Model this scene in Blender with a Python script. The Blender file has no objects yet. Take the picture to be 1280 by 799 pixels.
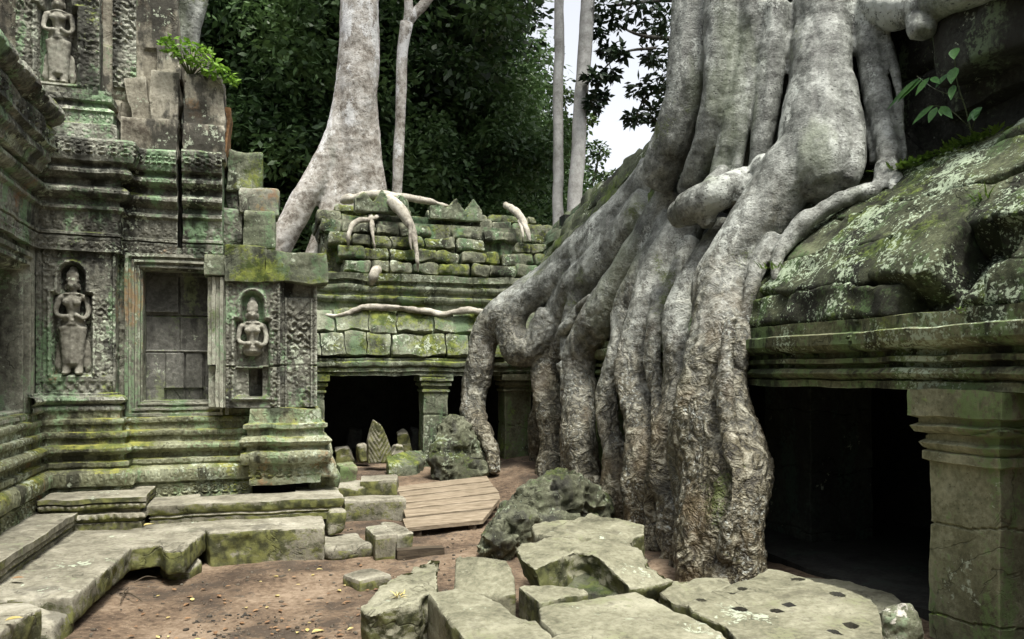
import bpy, bmesh, math, random
import numpy as np
from mathutils import Vector, Matrix

random.seed(11)
rng = np.random.default_rng(11)
SC = bpy.context.scene
COL = SC.collection

# ------------------------------------------------------------------ camera, sky, sun, exposure
H, F, CX, HY = 1.9, 1000.0, 640.0, 465.0
YAW = math.atan2(310, 1000)
SN, CS = math.sin(YAW), math.cos(YAW)
cam = bpy.data.cameras.new('camera')
cam.sensor_width = 36.0
cam.lens = F / 1280 * 36.0
cam.shift_y = (HY - 399.5) / 1280
cam.clip_end = 600
cam_o = bpy.data.objects.new('camera', cam)
COL.objects.link(cam_o)
cam_o.location = (0, 0, H)
cam_o.rotation_euler = (math.radians(90), 0, -YAW)
SC.camera = cam_o

SUN_DIR = Vector((0.10, -0.50, 1.25)).normalized()      # towards the sun
world = bpy.data.worlds.new('World')
SC.world = world
world.use_nodes = True
wn = world.node_tree.nodes
sky = wn.new('ShaderNodeTexSky')
sky.sky_type = 'NISHITA'
sky.sun_disc = False
sky.sun_elevation = math.asin(SUN_DIR.z)
sky.sun_rotation = math.atan2(SUN_DIR.x, SUN_DIR.y)
sky.air_density = 1.0
sky.dust_density = 4.0
sky.ozone_density = 1.0
hsv = wn.new('ShaderNodeHueSaturation')                  # thin even cloud takes the blue out of the sky
hsv.inputs['Saturation'].default_value = 0.22
world.node_tree.links.new(sky.outputs[0], hsv.inputs['Color'])
world.node_tree.links.new(hsv.outputs[0], wn['Background'].inputs[0])
wn['Background'].inputs[1].default_value = 0.13
sun = bpy.data.lights.new('sun', 'SUN')
sun.energy = 2.4
sun.angle = math.radians(14)
sun.color = (1.0, 0.95, 0.86)
sun_o = bpy.data.objects.new('sun', sun)
COL.objects.link(sun_o)
sun_o.rotation_euler = SUN_DIR.to_track_quat('Z', 'Y').to_euler()
sun_o.location = (0, 0, 30)
SC.view_settings.view_transform = 'Standard'
SC.view_settings.look = 'None'
SC.view_settings.gamma = 1
SC.view_settings.use_curve_mapping = False
SC.view_settings.exposure = 1.3

# ------------------------------------------------------------------ where a picture point lies in the place
def _ray(px, py):
    u = (px - CX) / F
    return SN + u * CS, CS - u * SN, (HY - py) / F
def PT(px, py, t):
    a, b, c = _ray(px, py); return np.array([a * t, b * t, H + c * t])
def PX(px, py, X):
    return PT(px, py, X / _ray(px, py)[0])
def PY(px, py, Y):
    return PT(px, py, Y / _ray(px, py)[1])
def PZ(px, py, z):
    return PT(px, py, (z - H) / _ray(px, py)[2])
def TX(px, X): return X / _ray(px, 0)[0]

# ------------------------------------------------------------------ noise
def _h(ix, iy, iz, s):
    n = (ix * 374761393 + iy * 668265263 + iz * 1274126177 + s * 974711) & 0xffffffff
    n = ((n ^ (n >> 13)) * 1103515245) & 0xffffffff
    n = ((n ^ (n >> 16)) * 2654435761) & 0xffffffff
    n = n ^ (n >> 15)
    return (n & 0xffffff) / float(0x7fffff) - 1.0
def vn(P, s=0):
    P = np.asarray(P, float)
    i = np.floor(P).astype(np.int64); f = P - i
    f = f * f * f * (f * (f * 6 - 15) + 10)
    x, y, z = i[..., 0], i[..., 1], i[..., 2]
    fx, fy, fz = f[..., 0], f[..., 1], f[..., 2]
    def L(a, b, t): return a + (b - a) * t
    return L(L(L(_h(x, y, z, s), _h(x+1, y, z, s), fx), L(_h(x, y+1, z, s), _h(x+1, y+1, z, s), fx), fy),
             L(L(_h(x, y, z+1, s), _h(x+1, y, z+1, s), fx), L(_h(x, y+1, z+1, s), _h(x+1, y+1, z+1, s), fx), fy), fz)
def fbm(P, s=0, o=3, g=0.5):
    P = np.asarray(P, float); r = 0; a = 1.0; k = 1.0; w = 0
    for j in range(o):
        r = r + a * vn(P * k + 13.7 * j, s + j * 7); w += a; a *= g; k *= 2.03
    return r / w
def jit(V, amp, scale, s=0, o=2):
    V = np.asarray(V, float)
    return V + amp * np.stack([fbm(V * scale, s + 31 * k, o) for k in range(3)], -1)

# ------------------------------------------------------------------ mesh collecting
class MB:
    def __init__(self): self.V = []; self.Q = []; self.T = []; self.n = 0
    def add(self, V, Q=None, T=None):
        V = np.asarray(V, float).reshape(-1, 3)
        if Q is not None and len(Q): self.Q.append(np.asarray(Q, np.int64) + self.n)
        if T is not None and len(T): self.T.append(np.asarray(T, np.int64) + self.n)
        self.V.append(V); self.n += len(V)
        return self
    def grid(self, P, closed=False):
        P = np.asarray(P, float); a, b = P.shape[:2]
        I = np.arange(a * b).reshape(a, b)
        if closed: I = np.concatenate([I, I[:, :1]], 1)
        Q = np.stack([I[:-1, :-1], I[1:, :-1], I[1:, 1:], I[:-1, 1:]], -1).reshape(-1, 4)
        return self.add(P, Q)
    def arrays(self):
        V = np.concatenate(self.V) if self.V else np.zeros((0, 3))
        Q = np.concatenate(self.Q) if self.Q else np.zeros((0, 4), np.int64)
        T = np.concatenate(self.T) if self.T else np.zeros((0, 3), np.int64)
        return V, Q, T
    def warp(self, fn):
        self.V = [fn(v) for v in self.V]; return self
    def rough(self, amp, scale, s=0, o=2):
        return self.warp(lambda v: jit(v, amp, scale, s, o))

def mesh_of(name, V, Q, T, uv=None):
    me = bpy.data.meshes.new(name)
    me.vertices.add(len(V)); me.vertices.foreach_set('co', np.asarray(V, np.float32).ravel())
    nl = len(Q) * 4 + len(T) * 3
    me.loops.add(nl)
    me.loops.foreach_set('vertex_index', np.concatenate([Q.ravel(), T.ravel()]).astype(np.int32))
    me.polygons.add(len(Q) + len(T))
    st = np.concatenate([np.arange(len(Q)) * 4, len(Q) * 4 + np.arange(len(T)) * 3]).astype(np.int32)
    me.polygons.foreach_set('loop_start', st)
    me.update(calc_edges=True)
    me.validate()
    return me

ORIG = {}
def _label(o, label=None, cat=None, group=None, kind=None):
    if label: o['label'] = label
    if cat: o['category'] = cat
    if group: o['group'] = group
    if kind: o['kind'] = kind
    return o
def thing(name, loc, label, cat, group=None):
    o = bpy.data.objects.new(name, None); COL.objects.link(o)
    o.empty_display_size = 0.2
    o.location = loc; ORIG[o] = np.array(loc, float)
    return _label(o, label, cat, group)
def build(name, mb, mat, parent=None, label=None, cat=None, group=None, kind=None, angle=38, smooth=True, origin=None):
    """ONE mesh object, from world coordinates; under parent when it is a part, else with its own base as origin."""
    V, Q, T = mb if isinstance(mb, tuple) else mb.arrays()
    if parent is not None: org = ORIG[parent]
    elif origin is not None: org = np.array(origin, float)
    else: org = np.array([V[:, 0].mean(), V[:, 1].mean(), V[:, 2].min()])
    me = mesh_of(name, V - org, Q, T)
    me.materials.append(mat)
    if smooth:
        me.polygons.foreach_set('use_smooth', np.ones(len(me.polygons), bool))
        if angle: me.set_sharp_from_angle(angle=math.radians(angle))
    o = bpy.data.objects.new(name, me); COL.objects.link(o)
    if parent is not None: o.parent = parent
    else: o.location = org
    ORIG[o] = org
    return _label(o, label, cat, group, kind)

# ------------------------------------------------------------------ shapes
def _face(n1, n2):
    a = np.linspace(-1, 1, n1 + 1); b = np.linspace(-1, 1, n2 + 1)
    return np.meshgrid(a, b, indexing='ij')
_cache = {}
def cube_grid(nx, ny, nz):
    k = (nx, ny, nz)
    if k in _cache: return _cache[k]
    m = MB()
    for s in (-1, 1):
        A, B = _face(ny, nz); m.grid(np.stack([np.full_like(A, s), A * s, B], -1))
        A, B = _face(nx, nz); m.grid(np.stack([-A * s, np.full_like(A, s), B], -1))
        A, B = _face(nx, ny); m.grid(np.stack([A * s, B, np.full_like(A, s)], -1))
    V, Q, T = m.arrays()
    U, inv = np.unique(np.round(V, 5), axis=0, return_inverse=True)
    _cache[k] = (U, inv.reshape(-1)[Q])
    return _cache[k]
def rblock(m, c, size, R=None, r=0.02, seg=0.08, amp=0.0, sc=4.0, s=0, taper=None, nmax=40):
    """a worn stone block with rounded arrises"""
    h = np.array(size, float) / 2
    n = [int(min(nmax, max(3, round(2 * x / seg)))) for x in h]
    U, Q = cube_grid(*n)
    r = min(r, h.min() * 0.9)
    P = U * h
    e = h - r
    # pull the outermost ring close to the edge so that the rounding is resolved
    q = np.clip(P, -e, e); d = P - q
    L = np.linalg.norm(d, axis=1, keepdims=True); L[L == 0] = 1
    P = q + d / L * r
    if taper is not None:
        k = (P[:, 2:3] / h[2] + 1) / 2
        P[:, :2] *= (1 + (np.array(taper) - 1) * k)
    if R is not None: P = P @ np.array(R).T
    P = P + np.array(c)
    if amp: P = jit(P, amp, sc, s, 3)
    m.add(P, Q)
    return m
def rotz(a):
    c, s = math.cos(a), math.sin(a); return np.array([[c, -s, 0], [s, c, 0], [0, 0, 1.0]])
def rotx(a):
    c, s = math.cos(a), math.sin(a); return np.array([[1.0, 0, 0], [0, c, -s], [0, s, c]])
def roty(a):
    c, s = math.cos(a), math.sin(a); return np.array([[c, 0, s], [0, 1.0, 0], [-s, 0, c]])

def refine(pts, seg):
    out = [np.array(pts[0], float)]
    for a, b in zip(pts[:-1], pts[1:]):
        a = np.array(a, float); b = np.array(b, float)
        n = max(1, int(math.ceil(np.linalg.norm(b - a) / seg)))
        for k in range(1, n + 1): out.append(a + (b - a) * k / n)
    return np.array(out)
def sweep(m, path, prof, seg=0.025, pseg=0.03, carve=None, caps=(False, False), back=-0.4):
    """moulding: a profile of (offset, z) drawn along a plan path, offset to its right, mitred corners"""
    path = [np.array(p, float) for p in path]
    nrm = []
    for a, b in zip(path[:-1], path[1:]):
        d = (b - a) / np.linalg.norm(b - a); nrm.append(np.array([d[1], -d[0]]))
    mit = []
    for i in range(len(path)):
        if i == 0: mit.append(nrm[0])
        elif i == len(path) - 1: mit.append(nrm[-1])
        else:
            v = nrm[i-1] + nrm[i]; mit.append(v / (0.5 * v.dot(v)) if v.dot(v) > 1e-6 else nrm[i])
    pr = refine(prof, pseg)
    off, zz = pr[:, 0], pr[:, 1]
    cols = []; S = []; s0 = 0
    for i in range(len(path) - 1):
        L = np.linalg.norm(path[i+1] - path[i]); n = max(1, int(math.ceil(L / seg)))
        for k in range(n + (1 if i == len(path) - 2 else 0)):
            t = k / n; cols.append((i, t)); S.append(s0 + t * L)
        s0 += L
    S = np.array(S)
    O = off[None, :] + np.zeros((len(S), 1)); Z = zz[None, :] + np.zeros((len(S), 1))
    if carve is not None: O = O + carve(S[:, None] + 0 * Z, Z)
    P = np.zeros((len(S), len(off), 3))
    for j, (i, t) in enumerate(cols):
        b = path[i] * (1 - t) + path[i+1] * t; mm = mit[i] * (1 - t) + mit[i+1] * t
        P[j, :, :2] = b[None] + mm[None] * O[j][:, None]; P[j, :, 2] = Z[j]
    m.grid(P)
    for e, j in ((0, 0), (1, -1)):
        if caps[e]:
            d = path[0 if e == 0 else -1] + mit[0 if e == 0 else -1] * back
            B = P[j].copy(); B[:, :2] = d
            n = 8; m.grid(np.stack([P[j] * (1 - k / n) + B * k / n for k in range(n + 1)], 0))
    return m
def band(z0, z1, per, amp, kind='petal', ph=0.0):
    def f(S, Z):
        w = np.clip((Z - z0) / (z1 - z0), 0, 1); ins = (Z > z0) & (Z < z1)
        x = S / per + ph
        if kind == 'petal': v = np.abs(np.sin(np.pi * (x + 0.25 * w))) * np.sin(np.pi * w)
        elif kind == 'bead': v = np.sqrt(np.maximum(0, 1 - ((x % 1) * 2 - 1) ** 2)) * np.sin(np.pi * w)
        elif kind == 'ring':
            rr = np.hypot((x % 1) - 0.5, (w - 0.5) * (z1 - z0) / per); v = np.cos(rr * 22) * (rr < 0.5)
        else: v = fbm(np.stack([S * 14, Z * 14, S * 0], -1), 5, 3)
        return np.where(ins, amp * v, 0)
    return f
def bands(*fs): return lambda S, Z: sum(f(S, Z) for f in fs)
def joints(course=0.42, length=0.8, depth=0.014, w=0.012, seed=0, rough=0.01):
    def f(S, Z):
        k = np.floor(Z / course); dz = np.minimum(Z - k * course, (k + 1) * course - Z)
        sh = (np.sin(k * 12.9898 + seed) * 43758.5453) % 1.0
        x = S / length + sh; fx = x - np.floor(x); dx = np.minimum(fx, 1 - fx) * length
        st = (np.sin(k * 78.233 + np.floor(x) * 37.719 + seed) * 24634.6345) % 1.0
        return -depth * ((dz < w) | (dx < w)) + (st - 0.5) * rough + 0.012 * fbm(np.stack([S * 5, Z * 5, S * 0 + seed], -1), 3, 3)
    return f
# two walls to draw reliefs on: a point (a along the wall, z, d outwards)
def on_front(Y): return lambda a, z, d: np.stack([a + 0 * z, Y - d, z + 0 * a], -1)
def on_side(X): return lambda a, z, d: np.stack([X + d, a + 0 * z, z + 0 * a], -1)
def panel(m, mp, a0, a1, z0, z1, fn, seg=0.014, side=0.0):
    na = max(2, int((a1 - a0) / seg)); nz = max(2, int((z1 - z0) / seg))
    A, Z = np.meshgrid(np.linspace(a0, a1, na + 1), np.linspace(z0, z1, nz + 1), indexing='ij')
    D = fn(A, Z) + 0 * A
    P = mp(A, Z, D)
    m.grid(P)
    if side:
        for sl in (np.s_[0, :], np.s_[-1, :], np.s_[:, 0], np.s_[:, -1]):
            a, z, d = A[sl], Z[sl], D[sl]
            m.grid(np.stack([mp(a, z, d * (1 - k / 4) + (-side) * k / 4) for k in range(5)], 0))
    return m
def frame(m, mp, a0, a1, z0, z1, prof, sides='LTRB', seg=0.03):
    """stepped frame round an opening: profile of (inset, d) from its outer edge inwards"""
    pr = refine(prof, 0.02)
    I, D = pr[:, 0], pr[:, 1]
    for sd in sides:
        n = max(4, int(((z1 - z0) if sd in 'LR' else (a1 - a0)) / seg))
        t = np.linspace(0, 1, n + 1)[:, None]
        if sd in 'LR':
            lo = z0 + (I if 'B' in sides else 0 * I); hi = z1 - (I if 'T' in sides else 0 * I)
            Z = lo[None] * (1 - t) + hi[None] * t
            A = (a0 + I)[None] + 0 * t if sd == 'L' else (a1 - I)[None] + 0 * t
        else:
            lo = a0 + (I if 'L' in sides else 0 * I); hi = a1 - (I if 'R' in sides else 0 * I)
            A = lo[None] * (1 - t) + hi[None] * t
            Z = (z1 - I)[None] + 0 * t if sd == 'T' else (z0 + I)[None] + 0 * t
        m.grid(mp(A, Z, D[None] + 0 * t))
    return m
def slabbox(m, p0, p1, seg=0.06, r=0.012):
    p0 = np.array(p0, float); p1 = np.array(p1, float)
    return rblock(m, (p0 + p1) / 2, np.abs(p1 - p0), r=r, seg=seg, nmax=120)

def spline(pts, step=0.06):
    """Catmull-Rom through rows of (x,y,z,r)"""
    P = np.array(pts, float)
    P = np.vstack([2 * P[0] - P[1], P, 2 * P[-1] - P[-2]]); out = []
    for i in range(1, len(P) - 2):
        n = max(2, int(np.linalg.norm(P[i+1, :3] - P[i, :3]) / step))
        t = np.linspace(0, 1, n, endpoint=False)[:, None]
        a, b, c, d = P[i-1], P[i], P[i+1], P[i+2]
        out.append(0.5 * (2*b + (c - a)*t + (2*a - 5*b + 4*c - d)*t*t + (3*b - a - 3*c + d)*t**3))
    out.append(P[-2][None]); R = np.vstack(out); R[:, 3] = np.maximum(R[:, 3], 0.003)
    return R
def tube(m, pts, n=14, step=0.06, wob=0.0, s=0, flat=1.0):
    R = spline(pts, step); C = R[:, :3]; T = np.gradient(C, axis=0); T /= np.linalg.norm(T, axis=1, keepdims=True)
    up = np.array([0.31, 0.22, 0.92]) if abs(T[0][2]) < 0.8 else np.array([0.9, 0.3, 0.1])
    u = up - T[0] * up.dot(T[0]); u /= np.linalg.norm(u); ring = []
    th = np.linspace(0, 2 * np.pi, n, endpoint=False)
    for i in range(len(C)):
        u = u - T[i] * u.dot(T[i]); u /= np.linalg.norm(u); v = np.cross(T[i], u)
        rad = R[i, 3] * (1 + wob * vn(np.stack([np.cos(th) * 1.5 + s, np.sin(th) * 1.5, th * 0 + i * step * 2.5], -1), s))
        ring.append(C[i] + (np.cos(th) * rad)[:, None] * u + (np.sin(th) * rad * flat)[:, None] * v)
    P = np.array(ring); k0 = m.n
    m.grid(P, closed=True)
    L = len(C); a = np.arange(n); b = (a + 1) % n
    m.add(np.array([C[0] - T[0] * R[0, 3] * 0.4, C[-1] + T[-1] * R[-1, 3] * 0.4]))
    m.T.append(np.stack([np.full(n, k0 + L * n), k0 + a, k0 + b], -1))
    m.T.append(np.stack([np.full(n, k0 + L * n + 1), k0 + (L-1)*n + b, k0 + (L-1)*n + a], -1))
    return R
def ball(m, c, r, n=12, R=None):
    th = np.linspace(0, np.pi, n + 1)[:, None]; ph = np.linspace(0, 2*np.pi, 2*n, endpoint=False)[None]
    P = np.stack([np.sin(th)*np.cos(ph), np.sin(th)*np.sin(ph), np.cos(th) + 0*ph], -1) * np.array(r, float)
    if R is not None: P = P @ np.array(R).T
    return m.grid(P + np.array(c, float), closed=True)

def remesh(mb, vox, smooth=0, fac=0.5):
    """melt the collected closed shapes into one skin"""
    V, Q, T = mb.arrays()
    me = mesh_of('tmp', V, Q, T)
    o = bpy.data.objects.new('tmp', me); COL.objects.link(o)
    md = o.modifiers.new('r', 'REMESH'); md.mode = 'VOXEL'; md.voxel_size = vox; md.adaptivity = 0
    if smooth:
        sm = o.modifiers.new('s', 'SMOOTH'); sm.factor = fac; sm.iterations = smooth
    dg = bpy.context.evaluated_depsgraph_get()
    r = bpy.data.meshes.new_from_object(o.evaluated_get(dg))
    bpy.data.objects.remove(o); bpy.data.meshes.remove(me)
    V = np.empty(len(r.vertices) * 3, np.float32); r.vertices.foreach_get('co', V); V = V.reshape(-1, 3).astype(float)
    N = np.empty(len(r.vertices) * 3, np.float32); r.vertices.foreach_get('normal', N); N = N.reshape(-1, 3).astype(float)
    tot = np.empty(len(r.polygons), np.int32); r.polygons.foreach_get('loop_total', tot)
    lv = np.empty(len(r.loops), np.int32); r.loops.foreach_get('vertex_index', lv)
    st = np.empty(len(r.polygons), np.int32); r.polygons.foreach_get('loop_start', st)
    q = st[tot == 4]; t = st[tot == 3]
    Q = lv[q[:, None] + np.arange(4)].astype(np.int64); T = lv[t[:, None] + np.arange(3)].astype(np.int64)
    bpy.data.meshes.remove(r)
    return V, Q, T, N

def prism(top, thick, spread=0.0, down=None):
    """closed prism under an outline of 3-D points"""
    top = np.array(top, float); c = top.mean(0)
    bot = top.copy(); bot[:, 2] -= thick
    bot[:, :2] = c[:2] + (bot[:, :2] - c[:2]) * (1 + spread)
    if down is not None: bot[:, 2] = down
    bm = bmesh.new(); a = [bm.verts.new(p) for p in top]; b = [bm.verts.new(p) for p in bot]
    bm.faces.new(a); bm.faces.new(b[::-1]); n = len(a)
    for i in range(n): bm.faces.new((a[i], b[i], b[(i+1) % n], a[(i+1) % n]))
    bmesh.ops.recalc_face_normals(bm, faces=bm.faces); bmesh.ops.triangulate(bm, faces=bm.faces)
    bm.verts.index_update()
    V = np.array([v.co[:] for v in bm.verts]); T = np.array([[v.index for v in f.verts] for f in bm.faces]); bm.free()
    return V, T
def rockskin(m, vox=0.03, smooth=2, amp=0.02, sc=3.0, s=0, strata=0.0, knob=0.0):
    V, Q, T, N = remesh(m, vox, smooth)
    d = amp * fbm(V * sc, s, 4)
    d = d - amp * 2.2 * np.clip(fbm(V * sc * 2.1, s + 50, 3) - 0.22, 0, 1) + amp * .22 * fbm(V * sc * 6, s + 60, 2) - knob * np.abs(fbm(V * 7, s + 70, 2))
    if strata: d = d + strata * np.clip(np.sin(V[:, 2] * 60 + 3 * fbm(V * 2, s + 9, 2)), -0.3, 1) * (np.abs(N[:, 2]) < 0.6)
    return V + N * d[:, None], Q, T

# ------------------------------------------------------------------ materials
class NT:
    def __init__(self, name, rough=0.9, spec=0.25):
        self.m = bpy.data.materials.new(name); self.m.use_nodes = True
        self.t = self.m.node_tree; self.n = self.t.nodes; self.l = self.t.links
        self.b = self.n['Principled BSDF']; self.b.inputs['Roughness'].default_value = rough
        self.b.inputs['Specular IOR Level'].default_value = spec
        g = self.n.new('ShaderNodeNewGeometry'); self.pos = g.outputs['Position']
        sx = self.n.new('ShaderNodeSeparateXYZ'); self.l.new(g.outputs['True Normal'], sx.inputs[0]); self.up = sx.outputs[2]
        sp = self.n.new('ShaderNodeSeparateXYZ'); self.l.new(self.pos, sp.inputs[0]); self.z = sp.outputs[2]
    def _in(self, sock, v):
        if isinstance(v, (int, float)): sock.default_value = v
        elif isinstance(v, (tuple, list)): sock.default_value = (*v, 1)[:4] if len(sock.default_value) == 4 else v
        else: self.l.new(v, sock)
    def scaled(self, sc, off=(0, 0, 0)):
        x = self.n.new('ShaderNodeMapping'); self.l.new(self.pos, x.inputs[0])
        x.inputs['Scale'].default_value = sc; x.inputs['Location'].default_value = off; return x.outputs[0]
    def noise(self, scale, detail=5, vec=None, rough=0.55, dist=0.0):
        x = self.n.new('ShaderNodeTexNoise'); self.l.new(vec or self.pos, x.inputs['Vector'])
        x.inputs['Scale'].default_value = scale; x.inputs['Detail'].default_value = detail
        x.inputs['Roughness'].default_value = rough; x.inputs['Distortion'].default_value = dist; return x.outputs['Fac']
    def voro(self, scale, feature='F1', vec=None, rnd=1.0):
        x = self.n.new('ShaderNodeTexVoronoi'); x.feature = feature; self.l.new(vec or self.pos, x.inputs['Vector'])
        x.inputs['Scale'].default_value = scale; x.inputs['Randomness'].default_value = rnd; return x.outputs['Distance']
    def math(self, op, a, b=0.0, clamp=False):
        x = self.n.new('ShaderNodeMath'); x.operation = op; x.use_clamp = clamp
        self._in(x.inputs[0], a); self._in(x.inputs[1], b); return x.outputs[0]
    def step(self, v, a, b):
        x = self.n.new('ShaderNodeMapRange'); x.interpolation_type = 'SMOOTHSTEP'; self.l.new(v, x.inputs[0])
        x.inputs[1].default_value = a; x.inputs[2].default_value = b; return x.outputs[0]
    def ramp(self, v, stops):
        x = self.n.new('ShaderNodeValToRGB'); e = x.color_ramp.elements
        while len(e) < len(stops): e.new(0.5)
        for k, (p, c) in enumerate(stops): e[k].position = p; e[k].color = (*c, 1)
        self._in(x.inputs[0], v); return x.outputs[0]
    def mix(self, f, a, b):
        x = self.n.new('ShaderNodeMix'); x.data_type = 'RGBA'
        self._in(x.inputs[0], f); self._in(x.inputs[6], a); self._in(x.inputs[7], b); return x.outputs[2]
    def out(self, col, height=None, dist=0.02, strength=0.8):
        self._in(self.b.inputs['Base Color'], col)
        if height is not None:
            x = self.n.new('ShaderNodeBump'); x.inputs['Distance'].default_value = dist; x.inputs['Strength'].default_value = strength
            self.l.new(height, x.inputs['Height']); self.l.new(x.outputs[0], self.b.inputs['Normal'])
        return self.m

def stone(name, dark, mid, light, stain=(0.03, 0.03, 0.027), stain_t=(0.52, 0.66), stain_a=0.85, moss=((0.05, 0.085, 0.02), (0.12, 0.17, 0.035)),
          moss_t=0.62, moss_up=0.12, lichen=(0.42, 0.47, 0.36), lichen_t=0.62, lichen_s=17.0, rust=None, carve=0.0, bump=0.9, dist=0.022,
          green=(0.16, 0.22, 0.13), green_t=0.56, off=0.0, wear=.55, pits=.7):
    k = NT(name)
    v = k.scaled((1, 1, 1), (off, off * .7, off * .3))
    big = k.noise(0.9, 6, v); med = k.noise(4.0, 7, v, 0.62); fine = k.noise(24.0, 6, v, 0.7); grain = k.noise(110.0, 3, v, 0.7)
    tone = k.math('ADD', k.math('MULTIPLY', big, 0.35), k.math('ADD', k.math('MULTIPLY', med, 0.35), k.math('MULTIPLY', fine, 0.3)))
    col = k.ramp(tone, [(0.39, dark), (0.5, mid), (0.61, light)])
    pn = k.n.new('ShaderNodeNewGeometry').outputs['Pointiness']
    col = k.mix(k.math('MULTIPLY', k.step(k.math('ADD', pn, k.math('MULTIPLY', k.math('SUBTRACT', fine, .5), .10)), .515, .60), wear), col, tuple(min(1, x * 1.35) for x in light))
    gm = k.step(k.math('ADD', k.noise(2.6, 7, k.scaled((1, 1, .30), (3 + off, 1, 5)), .66), k.math('MULTIPLY', k.math('SUBTRACT', fine, .5), .55)), green_t, green_t + .09)
    col = k.mix(k.math('MULTIPLY', gm, .75), col, green)
    if rust is not None:
        rm = k.step(k.math('ADD', k.noise(1.3, 5, k.scaled((1, 1, .8), (7 + off, 2, 9))), k.math('MULTIPLY', k.math('SUBTRACT', fine, .5), .4)), .63, .70)
        col = k.mix(k.math('MULTIPLY', rm, .7), col, rust)
    st = k.step(k.math('ADD', k.noise(1.5, 7, k.scaled((1.6, 1.6, .42), (off, 4, 1)), .62), k.math('MULTIPLY', k.math('SUBTRACT', med, .5), .5)), *stain_t)
    col = k.mix(k.math('MULTIPLY', st, stain_a), col, stain)
    mm = k.math('ADD', k.noise(1.4, 8, k.scaled((1, 1, 1), (2, off, 3)), .6), k.math('MULTIPLY', k.math('SUBTRACT', fine, .5), .45))
    mm = k.step(k.math('ADD', mm, k.math('MULTIPLY', k.up, moss_up)), moss_t, moss_t + .13)
    mc = k.mix(k.step(k.noise(9, 5), .38, .62), moss[0], moss[1])
    col = k.mix(k.math('MULTIPLY', mm, .92), col, mc)
    patch = k.noise(1.9, 5, k.scaled((1, 1, 1), (5, 5 + off, 1)), .6)
    cell = k.noise(lichen_s * .85, 7, k.scaled((1, 1, 1), (off, 0, 0)), .68, .4)
    dots = k.step(k.math('ADD', k.voro(lichen_s * .8, 'F1', k.scaled((1, 1, 1), (off, 0, 0))), k.math('MULTIPLY', k.math('SUBTRACT', k.noise(lichen_s * 3, 3), .5), .7)), .26, .16)
    pt = k.math('MULTIPLY', k.math('SUBTRACT', patch, lichen_t - .03), .9)
    lm = k.math('MAXIMUM', k.step(k.math('ADD', cell, pt), .565, .61), k.math('MULTIPLY', dots, k.step(patch, lichen_t - .1, lichen_t)))
    col = k.mix(k.math('MULTIPLY', lm, .85), col, lichen)
    cr = k.math('MULTIPLY', k.step(k.math('ABSOLUTE', k.math('SUBTRACT', k.noise(.95, 5, k.scaled((1, 1, 1), (off, 9, 2)), .55, .8), .5)), .006, .0015), k.step(k.noise(1.3, 2, k.scaled((1, 1, 1), (1, off, 8))), .47, .55))
    pit = k.math('MULTIPLY', k.step(k.math('ADD', k.voro(30), k.math('MULTIPLY', k.math('SUBTRACT', fine, .5), .3)), .17, .08), k.step(big, .42, .55))
    col = k.mix(k.math('MULTIPLY', k.math('MAXIMUM', k.math('MULTIPLY', cr, .55), k.math('MULTIPLY', pit, pits)), .7), col, tuple(x * .4 for x in dark))
    hgt = k.math('ADD', k.math('MULTIPLY', med, .5), k.math('ADD', k.math('MULTIPLY', fine, .45), k.math('MULTIPLY', grain, .12)))
    hgt = k.math('ADD', hgt, k.math('ADD', k.math('MULTIPLY', mm, .12), k.math('MULTIPLY', lm, .10)))
    hgt = k.math('SUBTRACT', hgt, k.math('ADD', k.math('MULTIPLY', cr, .5), k.math('MULTIPLY', pit, .35 * pits)))
    if carve:
        w = k.voro(15.0, 'SMOOTH_F1', k.scaled((1, 1, 1), (0, off, 2)), .55); e = k.math('SINE', k.math('MULTIPLY', w, 15.0))
        hgt = k.math('ADD', hgt, k.math('MULTIPLY', e, carve))
    return k.out(col, hgt, dist, bump)

S_SHRINE = stone('shrine_sandstone', (0.043, 0.043, 0.035), (0.173, 0.173, 0.140), (0.413, 0.428, 0.360), rust=(0.24, 0.13, 0.07), stain=(.02, .02, .017), stain_t=(.49, .60), carve=.16,
                 moss=((.07, .10, .025), (.19, .22, .05)), moss_t=.67, moss_up=.16, lichen_t=.62, green=(.17, .28, .15), green_t=.50)
S_PLAIN = stone('shrine_plain_stone', (0.048, 0.047, 0.038), (0.182, 0.184, 0.145), (0.413, 0.418, 0.340), rust=(0.26, 0.14, 0.07), stain=(.022, .022, .018), stain_t=(.52, .65), off=3.1, lichen_t=.60, green=(.17, .27, .15), green_t=.51)
S_TOWER = stone('tower_stone', (0.07, 0.06, 0.045), (0.24, 0.225, 0.175), (0.46, 0.44, 0.36), rust=(0.26, 0.15, 0.07), stain=(.02, .02, .017), stain_t=(.51, .6), off=3.4, lichen_t=.62, green_t=.62)
S_BASE = stone('shrine_base_stone', (0.058, 0.058, 0.036), (0.182, 0.189, 0.115), (0.384, 0.408, 0.290), moss=((.09, .11, .025), (.25, .25, .055)), moss_t=.57, carve=.12,
               green=(.22, .32, .18), green_t=.50, stain=(.025, .025, .018), stain_t=(.56, .66), off=6.3, lichen_t=.56, rust=(0.24, 0.13, 0.06))
S_FIG = stone('carved_figure_stone', (0.086, 0.082, 0.065), (0.230, 0.224, 0.185), (0.403, 0.408, 0.340), stain_t=(.58, .72), moss_t=.8, lichen_t=.7, bump=.5, off=1.7, green_t=.66)
S_DOOR = stone('false_door_stone', (0.05, 0.05, 0.043), (0.13, 0.13, 0.115), (0.30, 0.30, 0.265), stain=(.02, .02, .018), stain_t=(.52, .64), moss_t=.66, off=8.2, lichen_t=.66, bump=.7, green=(.17, .2, .1))
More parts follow.
